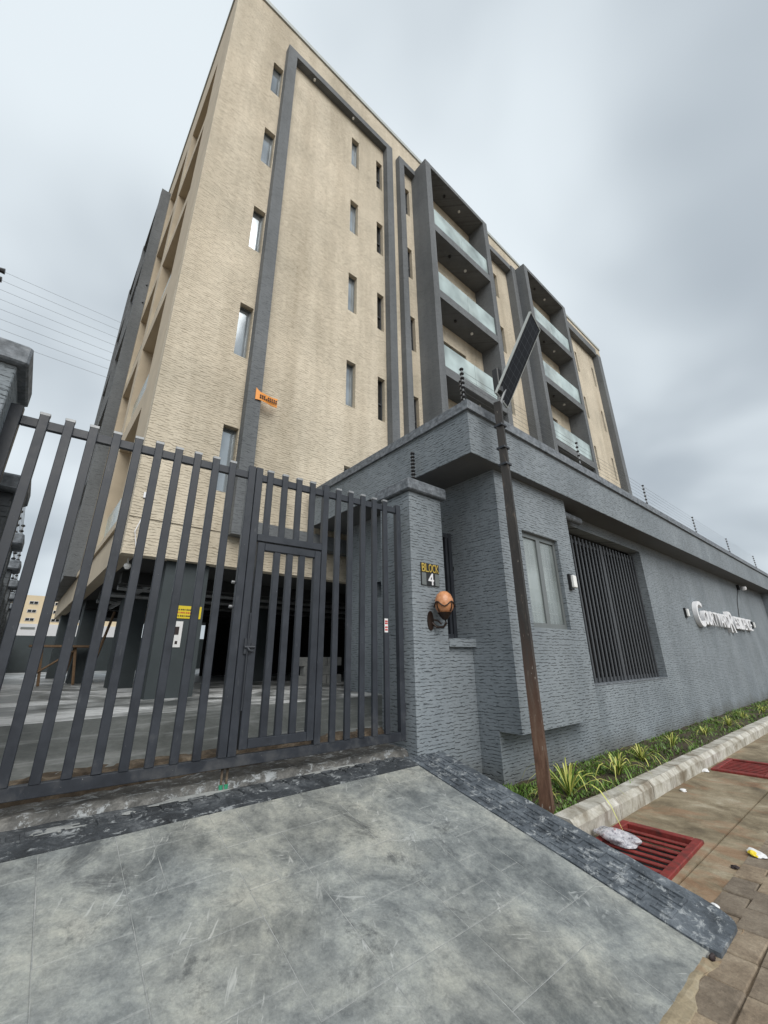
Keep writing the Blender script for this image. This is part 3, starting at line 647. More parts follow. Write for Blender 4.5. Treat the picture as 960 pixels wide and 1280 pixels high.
m = MB(); m.tube([(.19, -.008, zl(4.32)), (.2, -.01, zl(4.0)), (.12, -.02, zl(3.7)), (.17, -.01, zl(3.5)), (.2, -.008, zl(3.34))], .009, 5); m.box(.14, .2, -.03, -.004, zl(4.3), zl(4.4)); m.obj('loose_cable', M['white'], bld)

# ------------------------------------------------------------------ grey front wall, guard house, canopy
XS, YP, YW, YB, XF, YF = 4.866, 3.809, 3.56, 3.225, 4.171, 3.083
ZS, ZT = 4.355, 5.03
gh = thing('guard_house', 'slate grey stone guard house and front wall under a deep canopy', 'wall', (XS, YW, .17))
def G(name, mat, m): 
    m.v = [(x-XS, y-YW, z-.17) for x, y, z in m.v]; return m.obj(name, M[mat], gh)
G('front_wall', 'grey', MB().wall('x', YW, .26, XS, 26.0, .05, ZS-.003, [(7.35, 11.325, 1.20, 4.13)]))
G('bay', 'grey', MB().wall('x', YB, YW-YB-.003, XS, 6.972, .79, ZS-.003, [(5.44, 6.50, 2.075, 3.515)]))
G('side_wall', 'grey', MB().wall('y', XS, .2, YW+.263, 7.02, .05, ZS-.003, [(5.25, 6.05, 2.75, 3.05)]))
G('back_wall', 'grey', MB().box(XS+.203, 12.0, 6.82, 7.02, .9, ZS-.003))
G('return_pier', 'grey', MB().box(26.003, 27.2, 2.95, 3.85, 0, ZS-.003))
G('canopy', 'grey', MB().prism([(XF, YF), (32, YF), (32, 3.95), (12.2, 3.95), (12.2, 7.3), (XF, 7.42)], ZS+.002, ZT))  # depth behind the grille extended to keep that space dark
G('canopy_soffit', 'soffit', MB().prism([(XF+.01, YF+.01), (31.9, YF+.01), (31.9, 3.94), (12.19, 3.94), (12.19, 7.29), (XF+.01, 7.40)], ZS-.002, ZS+.0015))
o = .045
G('canopy_coping', 'coping', MB().prism([(XF-o, YF-o), (32, YF-o), (32, 3.99), (12.25, 3.99), (12.25, 7.34), (XF-o, 7.45)], ZT+.002, ZT+.15))
G('added_dark_partition', 'void', MB().box(12.0, 12.2, 3.83, 6.81, .5, ZS-.004))  # added near-black enclosure, keeps the view through the grille dark
G('added_dark_partition', 'void', MB().box(7.05, 7.2, 3.83, 6.81, .5, ZS-.004))
G('added_dark_back', 'void', MB().box(7.21, 11.99, 5.2, 5.3, .5, ZS-.004))
# bay window: two leaves, sill of the opening
wn = G('window', 'alu', MB().wall('x', YB+.06, .06, 5.443, 6.497, 2.078, 3.512, [(5.50, 5.915, 2.15, 3.44), (6.025, 6.44, 2.15, 3.44)]))
for a, b in ((5.50, 5.915), (6.025, 6.44)):
    q = MB().box(a-.003, b+.003, YB+.085, YB+.093, 2.147, 3.443); q.v = [(x-XS, y-YW, z-.17) for x, y, z in q.v]; q.obj('pane', M['palepane'], wn)
    q = MB()
    for z in [2.32+.18*k for k in range(7)]: q.tube([(a, YB+.16, z), (b, YB+.16, z)], .008, 5)
    for k in range(4): q.tube([(a+.06+k*.1, YB+.165, 2.15), (a+.06+k*.1, YB+.165, 3.44)], .006, 5)
    q.v = [(x-XS, y-YW, z-.17) for x, y, z in q.v]; q.obj('security_bar', M['white'], wn)
G('window_reveal', 'soffit', MB().wall('x', YB+.125, .02, 5.443, 6.497, 2.078, 3.512, [(5.46, 6.48, 2.1, 3.5)]))
G('reflection_panel', 'farwhite', MB().box(5.40, 6.54, YB+.25, YB+.26, 2.7, 3.55))  # added pale panel, stands in for the whitish reflection in the upper glass
# sill of the grille opening
G('sill', 'coping', MB().box(7.36, 11.32, YW-.012, YW+.25, 1.202, 1.222))
# drain spout under the canopy
sp_ = MB(); sp_.tube([(6.975, 3.40, 4.19), (7.9, 3.42, 4.19)], .07, 14); G('drain_spout', 'coping', sp_)
# steel grille in the opening
gr = thing('steel_grille', 'grey steel bar grille set in the wide opening of the front wall', 'grille', (9.34, YW+.20, 1.222))
xl = 9.34
gx0, gx1 = 7.40, 11.30
for z0, z1 in ((.0, .08), (2.66, 2.73)): box('rail', M['grille'], gr, gx0-xl, gx1-xl, -.02, .02, z0, z1)
for k in range(24):
    x = gx0+.04+k*.1665
    wd = .028
    if k in (12,): wd = .055
    box('post' if wd > .05 else 'bar', M['grille'], gr, x-wd-xl, x+wd-xl, -.045, -.023, .003, 2.80)

# low wall between pillar and guard house, steel screen above it
lw = thing('low_infill_wall', 'narrow low grey wall with a ledge between stone pillar and guard house', 'wall', (4.58, 3.95, .4))
q = MB().box(4.305, XS-.003, 3.875, 4.05, .05, 1.82); q.v = [(x-4.58, y-3.95, z-.4) for x, y, z in q.v]; q.obj('wall_body', M['grey'], lw)
q = MB().box(4.300, XS-.003, 3.806, 4.12, 1.823, 1.93); q.v = [(x-4.58, y-3.95, z-.4) for x, y, z in q.v]; q.obj('ledge', M['grey'], lw)
sc = thing('steel_screen', 'narrow dark steel screen standing on the ledge beside the stone pillar', 'screen', (4.58, 4.17, 1.93))
for x0, x1 in ((-.27, -.20), (.215, .283)): box('post', M['steel'], sc, x0, x1, -.035, .035, -.02, 1.62)
box('rail', M['steel'], sc, -.198, .213, -.03, .03, 1.54, 1.615); box('rail', M['steel'], sc, -.198, .213, -.03, .03, .01, .08)
for k in range(4): box('bar', M['steel'], sc, -.15+k*.1, -.10+k*.1, -.02, .02, .082, 1.538)
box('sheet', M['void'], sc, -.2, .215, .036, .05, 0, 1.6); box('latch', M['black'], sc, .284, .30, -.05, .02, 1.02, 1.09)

# ------------------------------------------------------------------ gate pillars
def pillar(x0, x1, y0, y1, z0, ztop, label, name='gate_pillar'):
    t = thing(name, label, 'pillar', ((x0+x1)/2, (y0+y1)/2, z0))
    a, b = (x1-x0)/2, (y1-y0)/2
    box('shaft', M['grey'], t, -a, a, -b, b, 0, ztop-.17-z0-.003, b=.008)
    box('cap', M['coping'], t, -a-.065, a+.065, -b-.065, b+.065, ztop-.17-z0, ztop-z0, b=.015); return t
pillar(3.657, 4.298, YP, 4.44, .05, 4.06, 'slate grey stone gate pillar carrying the house number plate and amber lamp')
pillar(-1.14, -.505, 3.86, 4.50, .45, 4.05, 'slate grey stone gate pillar where the first upright of the gate hangs')
# ------------------------------------------------------------------ main gate
GA = R(-3.59)
gate = thing('vehicle_gate', 'charcoal steel bar gate with a built in pedestrian door', 'gate', (3.53, 3.93, .80), GA)
def gz(z): return z-.80
for u in (-4.003, ): box('post', M['gate'], gate, u-.045, u+.045, -.035, .035, gz(.80), gz(3.70), b=.004)
box('bottom_rail', M['gate'], gate, -3.957, .0, -.028, .032, gz(.80), gz(.888), b=.004)
box('top_rail', M['gate'], gate, -3.957, .0, -.012, .032, gz(3.545), gz(3.625), b=.004)
barmesh = MB().bev(-.034, .034, -.032, .008, gz(.886), gz(3.685), .004).mesh('bar', M['gate'])
capm = MB().bev(-.036, .036, -.0345, .010, -.022, .004, .002).mesh('cap', M['bracket'])
us = [-3.813+.1763*k for k in range(10)]+[-1.104+.1775*k for k in range(1, 6)]
for u in us:
    dz = random.uniform(-.006, .006); bo_ = link('bar', barmesh, gate, (u+random.uniform(-.003, .003), -.001, dz)); bo_.rotation_euler = (0, R(random.uniform(-.06, .06)), 0)
    link('cap', capm, bo_, (0, 0, gz(3.6855)))
for u in (-2.020, -1.938): box('post', M['gate'], gate, u-.038, u+.038, -.036, .028, gz(.884), gz(3.69), b=.004)
box('post', M['gate'], gate, -1.104-.036, -1.104+.036, -.036, .028, gz(.884), gz(3.69), b=.004)
box('post', M['gate'], gate, -.036, .036, -.036, .034, gz(.80), gz(3.66), b=.004)
shortm = MB().bev(-.034, .034, -.031, .008, gz(2.905), gz(3.685), .004).mesh('bar', M['gate'])
for u in (-1.808, -1.632, -1.457, -1.283): bo_ = link('bar', shortm, gate, (u, -.001, 0)); link('cap', capm, bo_, (0, 0, gz(3.6855)))
box('door_head', M['gate'], gate, -1.897, -1.142, -.04, .03, gz(2.86), gz(2.935), b=.004)
wd = box('pedestrian_door', M['gate'], gate, -1.885, -1.81, -.044, .02, gz(.93), gz(2.845), b=.004)
for a in ((-1.225, -1.15, .93, 2.845), ): box('stile', M['gate'], wd, a[0], a[1], -.044, .02, gz(a[2]), gz(a[3]), b=.004)
box('head_rail', M['gate'], wd, -1.808, -1.227, -.043, .02, gz(2.765), gz(2.843), b=.004)
box('foot_rail', M['gate'], wd, -1.808, -1.227, -.043, .02, gz(.932), gz(1.01), b=.004)
dbm = MB().bev(-.034, .034, -.036, .01, gz(1.008), gz(2.767), .004).mesh('bar', M['gate'])
for u in (-1.663, -1.518, -1.373): link('bar', dbm, wd, (u, 0, 0))
m = MB(); m.tube([(-1.90, -.06, gz(1.25)), (-1.90, -.06, gz(2.12))], .008, 6); m.tube([(-1.93, -.06, gz(1.80)), (-1.83, -.06, gz(1.80))], .013, 8)
m.tube([(-1.90, -.06, gz(1.8)), (-1.885, -.085, gz(1.77)), (-1.86, -.085, gz(1.76))], .012, 8); m.box(-1.93, -1.87, -.058, -.037, gz(1.74), gz(1.88)); m.box(-1.865, -1.83, -.058, -.045, gz(1.76), gz(1.84)); m.obj('bolt', M['steel'], wd)
for z in (1.05, 2.6, 1.9): MB().tube([(.045, -.01, gz(z)), (.045, -.01, gz(z+.14))], .017, 8).obj('hinge', M['steel'], gate)
for z in (2.42, 2.18): MB().tube([(-2.085, .05, gz(z)), (-2.03, .05, gz(z))], .016, 8).obj('lug', M['bracket'], gate)
MB().tube([(-2.03, .05, gz(2.0)), (-2.03, .05, gz(2.6))], .012, 6).obj('drop_rod', M['steel'], gate)
for u in (-1.99, -1.945):
    q = MB().tube([(u, .015, gz(.80)), (u, .015, gz(.66))], .011, 6).obj('drop_bolt', M['rubble'], gate); MB().tube([(u, .015, gz(.672)), (u, .015, gz(.634))], .018, 8).obj('bolt_tip', M['green'], q)
st = MB().box(-.255, -.205, -.0365, -.034, gz(1.98), gz(2.14)).obj('sticker', M['paper'], gate); st['label'] = 'small white sticker with red print on a gate bar'
for z in (2.00, 2.03, 2.075, 2.10): MB().box(-.25, -.21, -.0385, -.037, gz(z), gz(z+.018)).obj('print', M['redink'], st)

# ------------------------------------------------------------------ boundary wall on the far side of the gate
def bx(y): return -.21-.0152*y
q = MB(); ys = (4.5, 34)
q.add([(bx(ys[0])-.32, ys[0], .8), (bx(ys[0])-.12, ys[0], .8), (bx(ys[1])-.12, ys[1], .8), (bx(ys[1])-.32, ys[1], .8), (bx(ys[0])-.32, ys[0], 2.85), (bx(ys[0])-.12, ys[0], 2.85), (bx(ys[1])-.12, ys[1], 2.85), (bx(ys[1])-.32, ys[1], 2.85)], [(0, 3, 2, 1), (4, 5, 6, 7), (0, 1, 5, 4), (1, 2, 6, 5), (2, 3, 7, 6), (3, 0, 4, 7)])
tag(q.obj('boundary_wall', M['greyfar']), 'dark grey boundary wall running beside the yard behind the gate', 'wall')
def fence_post(name, label, loc, h, n, group, lean=0, r=.016):
    t = thing(name, label, 'fence post', loc, 0, group); t.rotation_euler = (0, lean, 0)
    MB().tube([(0, 0, -.02), (0, 0, h)], .011, 6).obj('rod', M['bracket'], t)
    im = MB().lathe([(.012, 0), (r*1.5, .006), (r*1.9, .02), (r*1.5, .034), (.012, .04)], (0, 0, 0), 8).mesh('insulator', M['insul'])
    for k in range(n): link('insulator', im, t, (0, 0, .04+(h-.06)*k/(n-1)))
    return t
by = [4.75, 6.95, 8.85, 11.0, 13.1, 15.5, 17.7, 19.9, 22.1]
for i, y in enumerate(by):
    t = thing('boundary_pillar', '%s dark capped pillar of the boundary wall counting from the gate' % ORD[i], 'pillar', (bx(y)-.22, y, 1.1), 0, 'capped pillars of the boundary wall')
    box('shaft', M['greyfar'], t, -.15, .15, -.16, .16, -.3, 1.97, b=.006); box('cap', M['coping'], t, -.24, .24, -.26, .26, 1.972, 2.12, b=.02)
    if i: fence_post('fence_post', 'electric fence post on the %s boundary pillar counting from the gate' % ORD[i], (bx(y)-.1, y, 3.22), .62, 7, 'electric fence posts of the boundary wall')
m = MB()
for k in range(7):
    z = 3.28+.56*k/6; m.tube([(bx(y)-.1, y, z) for y in by[1:]], .0035, 4)
tag(m.obj('fence_wire', M['wire']), 'electric fence wires strung over the dark boundary wall', 'fence wire')
bwl = tag(MB().box(-6, 30, 31, 31.25, 1.0, 3.12).obj('rear_wall', M['column']), 'dark teal grey wall closing the far end of the yard', 'wall')
# far cream block
fb = thing('far_building', 'cream far building with small windows seen between the gate bars', 'building', (-1, 60, 0))
box('lower_wall', M['farwhite'], fb, -6, 9, 0, 8, 0, 5.7); box('upper_wall', M['cream'], fb, -5.5, 9, .2, 8, 5.7, 8.75)
for z in (6.0, 6.9, 7.8):
    for x in (.35, 2.6, 4.8, -2.2):
        o = box('window', M['farwhite'], fb, x, x+.8, .15, .199, z, z+.34); box('pane', M['panedark'], o, x+.05, x+.37, .13, .149, z+.04, z+.3); box('pane', M['panedark'], o, x+.43, x+.75, .13, .149, z+.04, z+.3)
box('window', M['alu'], fb, .2, 1.4, -.06, -.002, 5.15, 5.35)
# overhead lines
up = thing('utility_pole', 'dark pole top with insulators carrying the overhead lines', 'utility pole', (-5.75, 26, 1))
box('mast', M['insul'], up, -.14, .14, -.14, .14, -1, 21.4); 
WZ = [20.2+EYE-k*(20.2-16.05)/7 for k in range(8)]
for i, z in enumerate(WZ): MB().tube([(.12, 0, z-1), (.62 if i < 2 else .4, 0, z-1+.03)], .09 if i < 2 else .05, 8, .16 if i < 2 else .05).obj('insulator', M['insul'], up)
for k, z in enumerate(WZ):
    m = MB(); m.tube([(-5.2+i*1.75, 26, z-.10*math.sin(math.pi*i/8)) for i in range(9)], .009, 4)
    tag(m.obj('power_line', M['wire']), '%s overhead power line from the top behind the building' % ORD[k], 'power line', 'overhead power lines')

# ------------------------------------------------------------------ fence posts and wires on the canopy
fx = [4.23, 7.85, 11.4, 15.5, 19.6, 24.2]
for i, x in enumerate(fx): fence_post('fence_post', '%s electric fence post on the canopy coping counting from its corner' % ORD[i], (x, YF+.08, ZT+.15), .64, 8 if i == 0 else 7, 'electric fence posts on the canopy', 0, .019 if i == 0 else .016)
fence_post('fence_post', 'second string of insulators standing behind the canopy corner post', (4.36, 3.3, ZT+.15), .56, 7, 'electric fence posts on the canopy')
fence_post('fence_post', 'electric fence post with dark insulators standing on the gate pillar cap', (4.06, 4.12, 4.06), .66, 11, 'electric fence posts on the canopy', 0, .02)
m = MB()
for k in range(7):
    z = ZT+.19+.58*k/6; m.tube([(x, YF+.08, z) for x in fx], .0028, 4)
tag(m.obj('fence_wire', M['wire']), 'electric fence wires strung along the canopy coping', 'fence wire')

# ------------------------------------------------------------------ lettering
def text_mesh(ch, size, depth, mat, bevel=0, name='letter'):
    cu = bpy.data.curves.new('t', 'FONT'); cu.body = ch; cu.size = size; cu.extrude = depth; cu.bevel_depth = bevel; cu.offset = size*.004
    o = bpy.data.objects.new('t', cu); COL.objects.link(o); bpy.context.view_layer.update()
    me = bpy.data.meshes.new_from_object(o.evaluated_get(bpy.context.evaluated_depsgraph_get())); bpy.data.objects.remove(o); bpy.data.curves.remove(cu)
    me.name = name; me.materials.clear(); me.materials.append(mat)
    xs = [v.co.x for v in me.vertices]; ys = [v.co.y for v in me.vertices]; x0, y0 = min(xs), min(ys); sx, sy = max(xs)-x0, max(ys)-y0
    for v in me.vertices: v.co = ((v.co.x-x0)/sx, (v.co.y-y0)/sy, v.co.z)
    return me
def letter(ch, parent, x, z, w_, h, depth, mat, y):
    me = text_mesh(ch, 1, 1, mat); o = link('letter', me, parent, (x, y, z), (R(90), 0, 0)); o.scale = (w_, h, depth); return o
sg = thing('wall_sign', 'white raised channel letters COURTYARD RESIDENCE on the grey front wall', 'sign', (17.9, YW, 2.5))
letter('C', sg, 14.50-17.9, -.05, .62, .72, .055, M['white'], -.06)
for k, ch in enumerate('OURTYARD'): letter(ch, sg, 15.12-17.9+k*.352, .02, .345, .41, .055, M['white'], -.06)
letter('R', sg, 17.96-17.9, -.12, .66, .68, .055, M['white'], -.06)
for k, ch in enumerate('ESIDENCE'): letter(ch, sg, 18.72-17.9+k*.328, .03, .322, .41, .055, M['white'], -.06)
pl = thing('number_plate', 'black house number plate reading BLOCK 4 in gold and white', 'number plate', (3.99, YP-.004, 2.59))
box('plate', M['black'], pl, -.172, .172, -.012, .004, 0, .30, b=.002)
for k, ch in enumerate('BLOCK'): letter(ch, pl, -.164+k*.066, .178, .060, .112, .006, M['gold'], -.014)
letter('4', pl, -.05, .008, .10, .158, .008, M['white'], -.016)
for x in (-.165, .085): box('grey_stripe', M['alu'], pl, x, x+.08, -.0145, -.0125, .004, .165)
# amber wall lamp
lp = thing('wall_lamp', 'amber glass wall lamp in a curled iron holder on the gate pillar', 'lamp', (4.055, YP, 2.09)); lp.scale = (1.22, 1.15, 1.18)
m = MB(); prof = [(.03, .10), (.072, .125), (.098, .165), (.105, .21), (.098, .265), (.075, .315), (.04, .345), (.012, .352)]
m.lathe(prof, (0, -.15, 0), 20); m.obj('glass_shade', M['amber'], lp, smooth=True)
m = MB(); m.lathe([(.012, .04), (.03, .05), (.055, .085), (.078, .118), (.06, .125)], (0, -.15, 0), 14); m.obj('cup', M['iron'], lp)
m = MB(); m.tube([(-.06, -.01, .02), (-.03, -.05, -.03), (.0, -.12, -.03), (.01, -.155, .01), (0, -.15, .05)], .013, 8); m.tube([(-.05, -.03, .05), (-.02, -.07, .035), (-.01, -.1, .0)], .009, 6); m.obj('arm', M['iron'], lp)
m = MB(); m.lathe([(.001, -.004), (.05, -.004), (.05, .014), (.001, .02)], (0, 0, 0), 14); m.v = [(x*.9-.08, -z, y*2.1+.04) for x, y, z in m.v]; m.obj('backplate', M['iron'], lp)
m = MB(); n = 24; pts = [(.112*math.cos(2*math.pi*k/n), -.15+.112*math.sin(2*math.pi*k/n), .205+.028*math.cos(4*2*math.pi*k/n)) for k in range(n+1)]
m.tube(pts, .007, 5, cap=False)
for q in range(4):
    a = R(45+90*q+45); m.tube([(.085*math.cos(a), -.15+.085*math.sin(a), .125), (.110*math.cos(a), -.15+.110*math.sin(a), .18), (.112*math.cos(a), -.15+.112*math.sin(a), .23)], .007, 5)
m.obj('cage', M['iron'], lp)
# box lights on the wall
def box_light(x, y, z, label, s=1.):
    t = thing('wall_light', label, 'light', (x, y, z), 0, 'box lights on the front wall')
    box('housing', M['black'], t, -.055*s, .045*s, -.05*s, 0, 0, .26*s, b=.004); box('diffuser', M['lampwhite'], t, -.045*s, .06*s, -.10*s, -.051*s, .03*s, .23*s, b=.008)
box_light(6.70, YB, 2.71, 'black box light with white cover on the bay beside the window')
box_light(13.75, YW, 2.65, 'black box light with white cover just before the letter C of the sign')
box_light(22.0, YW, 2.65, 'black box light with white cover after the last letter of the sign')
cc = thing('security_camera', 'small white dome camera under the canopy above the wall sign', 'camera', (21.3, YW, 4.1))
box('mount', M['black'], cc, -.06, .06, -.10, 0, 0, .2, b=.01); MB().lathe([(.01, -.1), (.07, -.08), (.09, -.02), (.08, .05), (.02, .06)], (.05, -.2, .06), 12).obj('dome', M['white'], cc)
m = MB(); m.tube([(21.25, YW-.012, 4.1), (20.6, YW-.012, 3.6), (20.1, YW-.012, 2.93)], .012, 5); tag(m.obj('sign_cable', M['black']), 'thin black cable hanging down the wall to the sign', 'cable')

# ------------------------------------------------------------------ street post with solar panel
po = thing('solar_lamp_post', 'rusty square street post with a tilted solar panel on top', 'lamp post', (4.49, 2.78, .17))
m = MB(); n = 14; ang = R(20)
for i in range(n+1):
    z = -.1+5.05*i/n; h = .062-.014*i/n
    for k in range(4):
        a = ang+math.pi/4+k*math.pi/2; m.v.append((h*1.414*math.cos(a)+random.uniform(-.002, .002), h*1.414*math.sin(a)+random.uniform(-.002, .002), z))
m.f = [(i*4+k, i*4+(k+1) % 4, (i+1)*4+(k+1) % 4, (i+1)*4+k) for i in range(n) for k in range(4)]+[(3, 2, 1, 0), (n*4, n*4+1, n*4+2, n*4+3)]
m.obj('post', M['pole'], po)
P0 = Vector((4.32, 2.75, 3.445+EYE)); PW = Vector((.503, .036, .116)); PL = Vector((.223, -.588, 1.185))
Lh = PL.normalized(); Wh = (PW-Lh*PW.dot(Lh)).normalized(); Nh = Wh.cross(Lh).normalized()
ctr = P0+PW*.5+PL*.5; lw_, ll_ = .42, 1.32
pmx = Matrix((Wh, Lh, Nh)).transposed().to_4x4(); pmx.translation = ctr-Vector((4.49, 2.78, .17))
pn = MB().wall('x', -.018, .036, -lw_/2, lw_/2, -ll_/2, ll_/2, [(-lw_/2+.012, lw_/2-.012, -ll_/2+.012, ll_/2-.012)])
pn.v = [(x, z, y) for x, y, z in pn.v]; pno = pn.obj('panel_frame', M['roofcap'], po); pno.matrix_local = pmx
MB().box(-lw_/2+.011, lw_/2-.011, -ll_/2+.011, ll_/2-.011, -.014, .014).obj('solar_cells', M['cells'], pno)
m = MB(); tp = Vector((4.49, 2.78, 5.1)); cc_ = ctr-Vector((4.49, 2.78, .17))
nb = Nh if (ctr-Vector((0, 0, EYE))).dot(Nh) > 0 else -Nh
a0 = Vector((0, 0, 4.8)); m.tube([a0, a0+nb*.04+Lh*.1, cc_+nb*.03-Lh*.35, cc_+nb*.02-Lh*.2], .025, 8)
m.tube([a0+Vector((0, 0, .1)), cc_+nb*.03-Lh*.5+Wh*.15], .02, 6); m.tube([a0+Vector((0, 0, .1)), cc_+nb*.03-Lh*.5-Wh*.15], .02, 6); m.obj('bracket', M['bracket'], po)
bb = MB().bev(-.05, .05, -.05, .05, -.2, .2, .01); bo = bb.obj('battery_box', M['insul'], po); bo.location = cc_+nb*.08-Lh*.45-Wh*.16; bo.rotation_euler = (0, 0, 0)
for z in (4.55, 4.2, 3.95): box('clamp', M['steel'], po, -.064, .064, -.066, .066, z, z+.035, b=.004)

# ------------------------------------------------------------------ small signs
osn = MB(); n = 10
for i in range(n+1):
    t = i/n; x = t*.50; bow = .05*math.exp(-(t/.10)**2)-.03*math.sin(t*3.1)
    osn.v += [(x, -.012*math.sin(t*6)-.012, .0+bow*-.2-.02*t), (x, -.012*math.sin(t*6)-.012, .23+bow-.05*t*(t < .3)-.02*t)]
nv = len(osn.v); osn.v += [(x, y+.01, z) for x, y, z in osn.v]
osn.f = [(2*i, 2*i+2, 2*i+3, 2*i+1) for i in range(n)]+[(nv+2*i, nv+2*i+1, nv+2*i+3, nv+2*i+2) for i in range(n)]+[(2*i, nv+2*i, nv+2*i+2, 2*i+2) for i in range(n)]+[(2*i+1, 2*i+3, nv+2*i+3, nv+2*i+1) for i in range(n)]+[(0, 1, nv+1, nv), (2*n, nv+2*n, nv+2*n+1, 2*n+1)]
wx, wy = bw(2.76, D-P-.012)
ot = thing('orange_banner', 'small orange banner with dark writing tied to the charcoal column', 'banner', (wx, wy, 6.90), DB)
osn.obj('sheet', M['orange'], ot)
for k in range(9):
    x = .09+k*.045
    for z0 in (.10, .045):
        if z0 > .08 and k == 3: continue
        box('print', M['ink'], ot, x, x+.03, -.036, -.027, z0, z0+.035)
wx, wy = bw(1.93, 7.72)
ys_ = thing('yellow_sign', 'yellow warning sign with dark lettering on the undercroft column', 'sign', (wx, wy, 2.37), DB)
box('sheet', M['yellow'], ys_, 0, .45, -.012, 0, 0, .21)
for z, col in ((.13, 'ink'), (.08, 'redink'), (.025, 'ink')):
    for k in range(12): box('print', M[col], ys_, .05+k*.03, .05+k*.03+.0215-.008*(k % 3 == 1), -.0145, -.0125, z+.003, z+.026)
wx, wy = bw(1.90, 7.72)
pt = thing('poster', 'narrow white poster with black print under the yellow sign', 'poster', (wx, wy, 1.90), DB)
box('sheet', M['paper'], pt, 0, .21, -.010, 0, 0, .42)
for a in ((.06, .16, .2, .33), (.05, .09, .05, .14), (.12, .16, .05, .10)): box('print', M['ink'], pt, a[0], a[1], -.0125, -.0105, a[2], a[3])

# ------------------------------------------------------------------ things in the yard
tr = thing('timber_trestle', 'rough timber trestle standing in the yard behind the gate', 'trestle', (.62, 14.2, 1.14))
for x in (-.28, .42):
    for s in (-1, 1): MB().tube([(x+s*.22*0-.10*s, s*.35, 0), (x, s*.1, .92)], .035, 6).obj('leg', M['wood'], tr)
MB().box(-.55, .75, -.25, .25, .92, .97).obj('top_board', M['wood'], tr); MB().tube([(-.28, -.32, .3), (.42, -.12, .85)], .025, 6).obj('brace', M['wood'], tr)
gc = thing('green_chair_stack', 'green plastic crate leaning upright under the building', 'crate', (1.55, 15.8, 1.14))
m = MB(); m.wall('x', -.03, .06, -.13, .13, 0, .72, [(-.09, .09, .08+.16*k, .19+.16*k) for k in range(4)]); m.obj('panel', M['green'], gc); m = MB(); m.box(-.13, .13, .031, .2, 0, .06); m.obj('foot', M['green'], gc)
gc.name = 'green_crate'
stl = thing('wooden_stool', 'low stool with a tan wooden seat beside the undercroft column', 'stool', (3.22, 15.2, 1.14))
MB().bev(-.16, .16, -.14, .14, .40, .46, .01).obj('seat', M['wood'], stl)
for x in (-.13, .13):
    for y in (-.11, .11): MB().box(x-.02, x+.02, y-.02, y+.02, 0, .40).obj('leg', M['insul'], stl)
for i, (x, y, lean) in enumerate(((1.38, 13.6, .35), (2.02, 13.2, .45))):
    q = MB().tube([(x, y, 1.13), (x+lean, y+.25, 3.0)], .035, 6).obj('timber_prop', M['wood']); tag(q, ['grey timber prop leaning nearest the trestle under the building', 'grey timber prop leaning against the undercroft column'][i], 'timber', 'timber props')
q = thing('block_pile', 'pile of pale concrete blocks in the dark undercroft behind the pedestrian door', 'blocks', (5.6, 9.3, 1.13))
bm_ = MB().bev(-.2, .2, -.1, .1, 0, .2, .006).mesh('block', M['bandlight'])
for z in range(3):
    for k in range(3-z % 2): link('block', bm_, q, (k*.43-.4+.2*(z % 2), 0, z*.203), (0, 0, R(random.uniform(-4, 4))))

# ------------------------------------------------------------------ planting
def blade(m, base, az, ln, wd_, rise, droop, mi, mats):
    n = 6; dx, dy = math.cos(az), math.sin(az); px_, py_ = -dy, dx; o = len(m.v)
    for i in range(n+1):
        t = i/n; r = ln*(t*math.cos(rise)+.0); z = ln*(t*math.sin(rise)-droop*t*t*t); ww = wd_*(.55+.9*t-1.4*t*t) if i < n else .0008
        ww = max(ww, .0008)
        for s in (-1, 0, 1): m.v.append((base[0]+dx*r+px_*ww*s, base[1]+dy*r+py_*ww*s, base[2]+z+(.25*ww if s else -.1*ww)))
    for i in range(n):
        for s in range(2): m.f.append((o+i*3+s, o+i*3+s+1, o+(i+1)*3+s+1, o+(i+1)*3+s)); mats.append(mi)
def finish(m, mats, name, ml):
    me = bpy.data.meshes.new(name); me.from_pydata(m.v, [], m.f)
    for x in ml: me.materials.append(x)
    me.polygons.foreach_set('material_index', mats); me.polygons.foreach_set('use_smooth', [True]*len(mats)); me.update(); return me
def rosette(seed, k, scale):
    rnd = random.Random(seed); m = MB(); mats = []
    for i in range(k):
        t = i/k; az = i*2.399+rnd.uniform(-.3, .3); rise = R(82-52*t+rnd.uniform(-8, 8)); ln = scale*(.30+.30*t+rnd.uniform(-.05, .08))
        blade(m, (rnd.uniform(-.02, .02), rnd.uniform(-.02, .02), 0), az, ln, .0105*rnd.uniform(.8, 1.25), rise, .30+.55*t, 1 if rnd.random() < .62 else 0, mats)
    return finish(m, mats, 'spider_plant', [M['leafg'], M['leafy']])
rm = [rosette(11, 44, 1.0), rosette(23, 34, 1.15), rosette(37, 38, .9)]
pos = [(4.86, 3.02), (5.22, 2.92), (6.52, 2.90), (7.62, 3.0), (9.2, 3.05), (10.85, 2.98), (12.5, 2.93), (14.2, 3.0), (16.0, 2.9), (18.3, 3.0), (21.0, 2.95)]
for i, (x, y) in enumerate(pos):
    o = link('spider_plant', rm[i % 3], None, (x, y, .17), (0, 0, random.uniform(0, 6))); s = [.6, 1.3, 1.25, .95, .8, .8, .85, .7, .9, .8, .8][i]; o.scale = (s, s, s)
    lab = 'small variegated spider plant right behind the rusty post' if i == 0 else '%s large yellow and green spider plant along the kerb counting from the rusty post' % (ORD[i-1])
    tag(o, lab, 'plant', 'spider plants in the planter')
m = MB(); mats = []; rnd = random.Random(5)
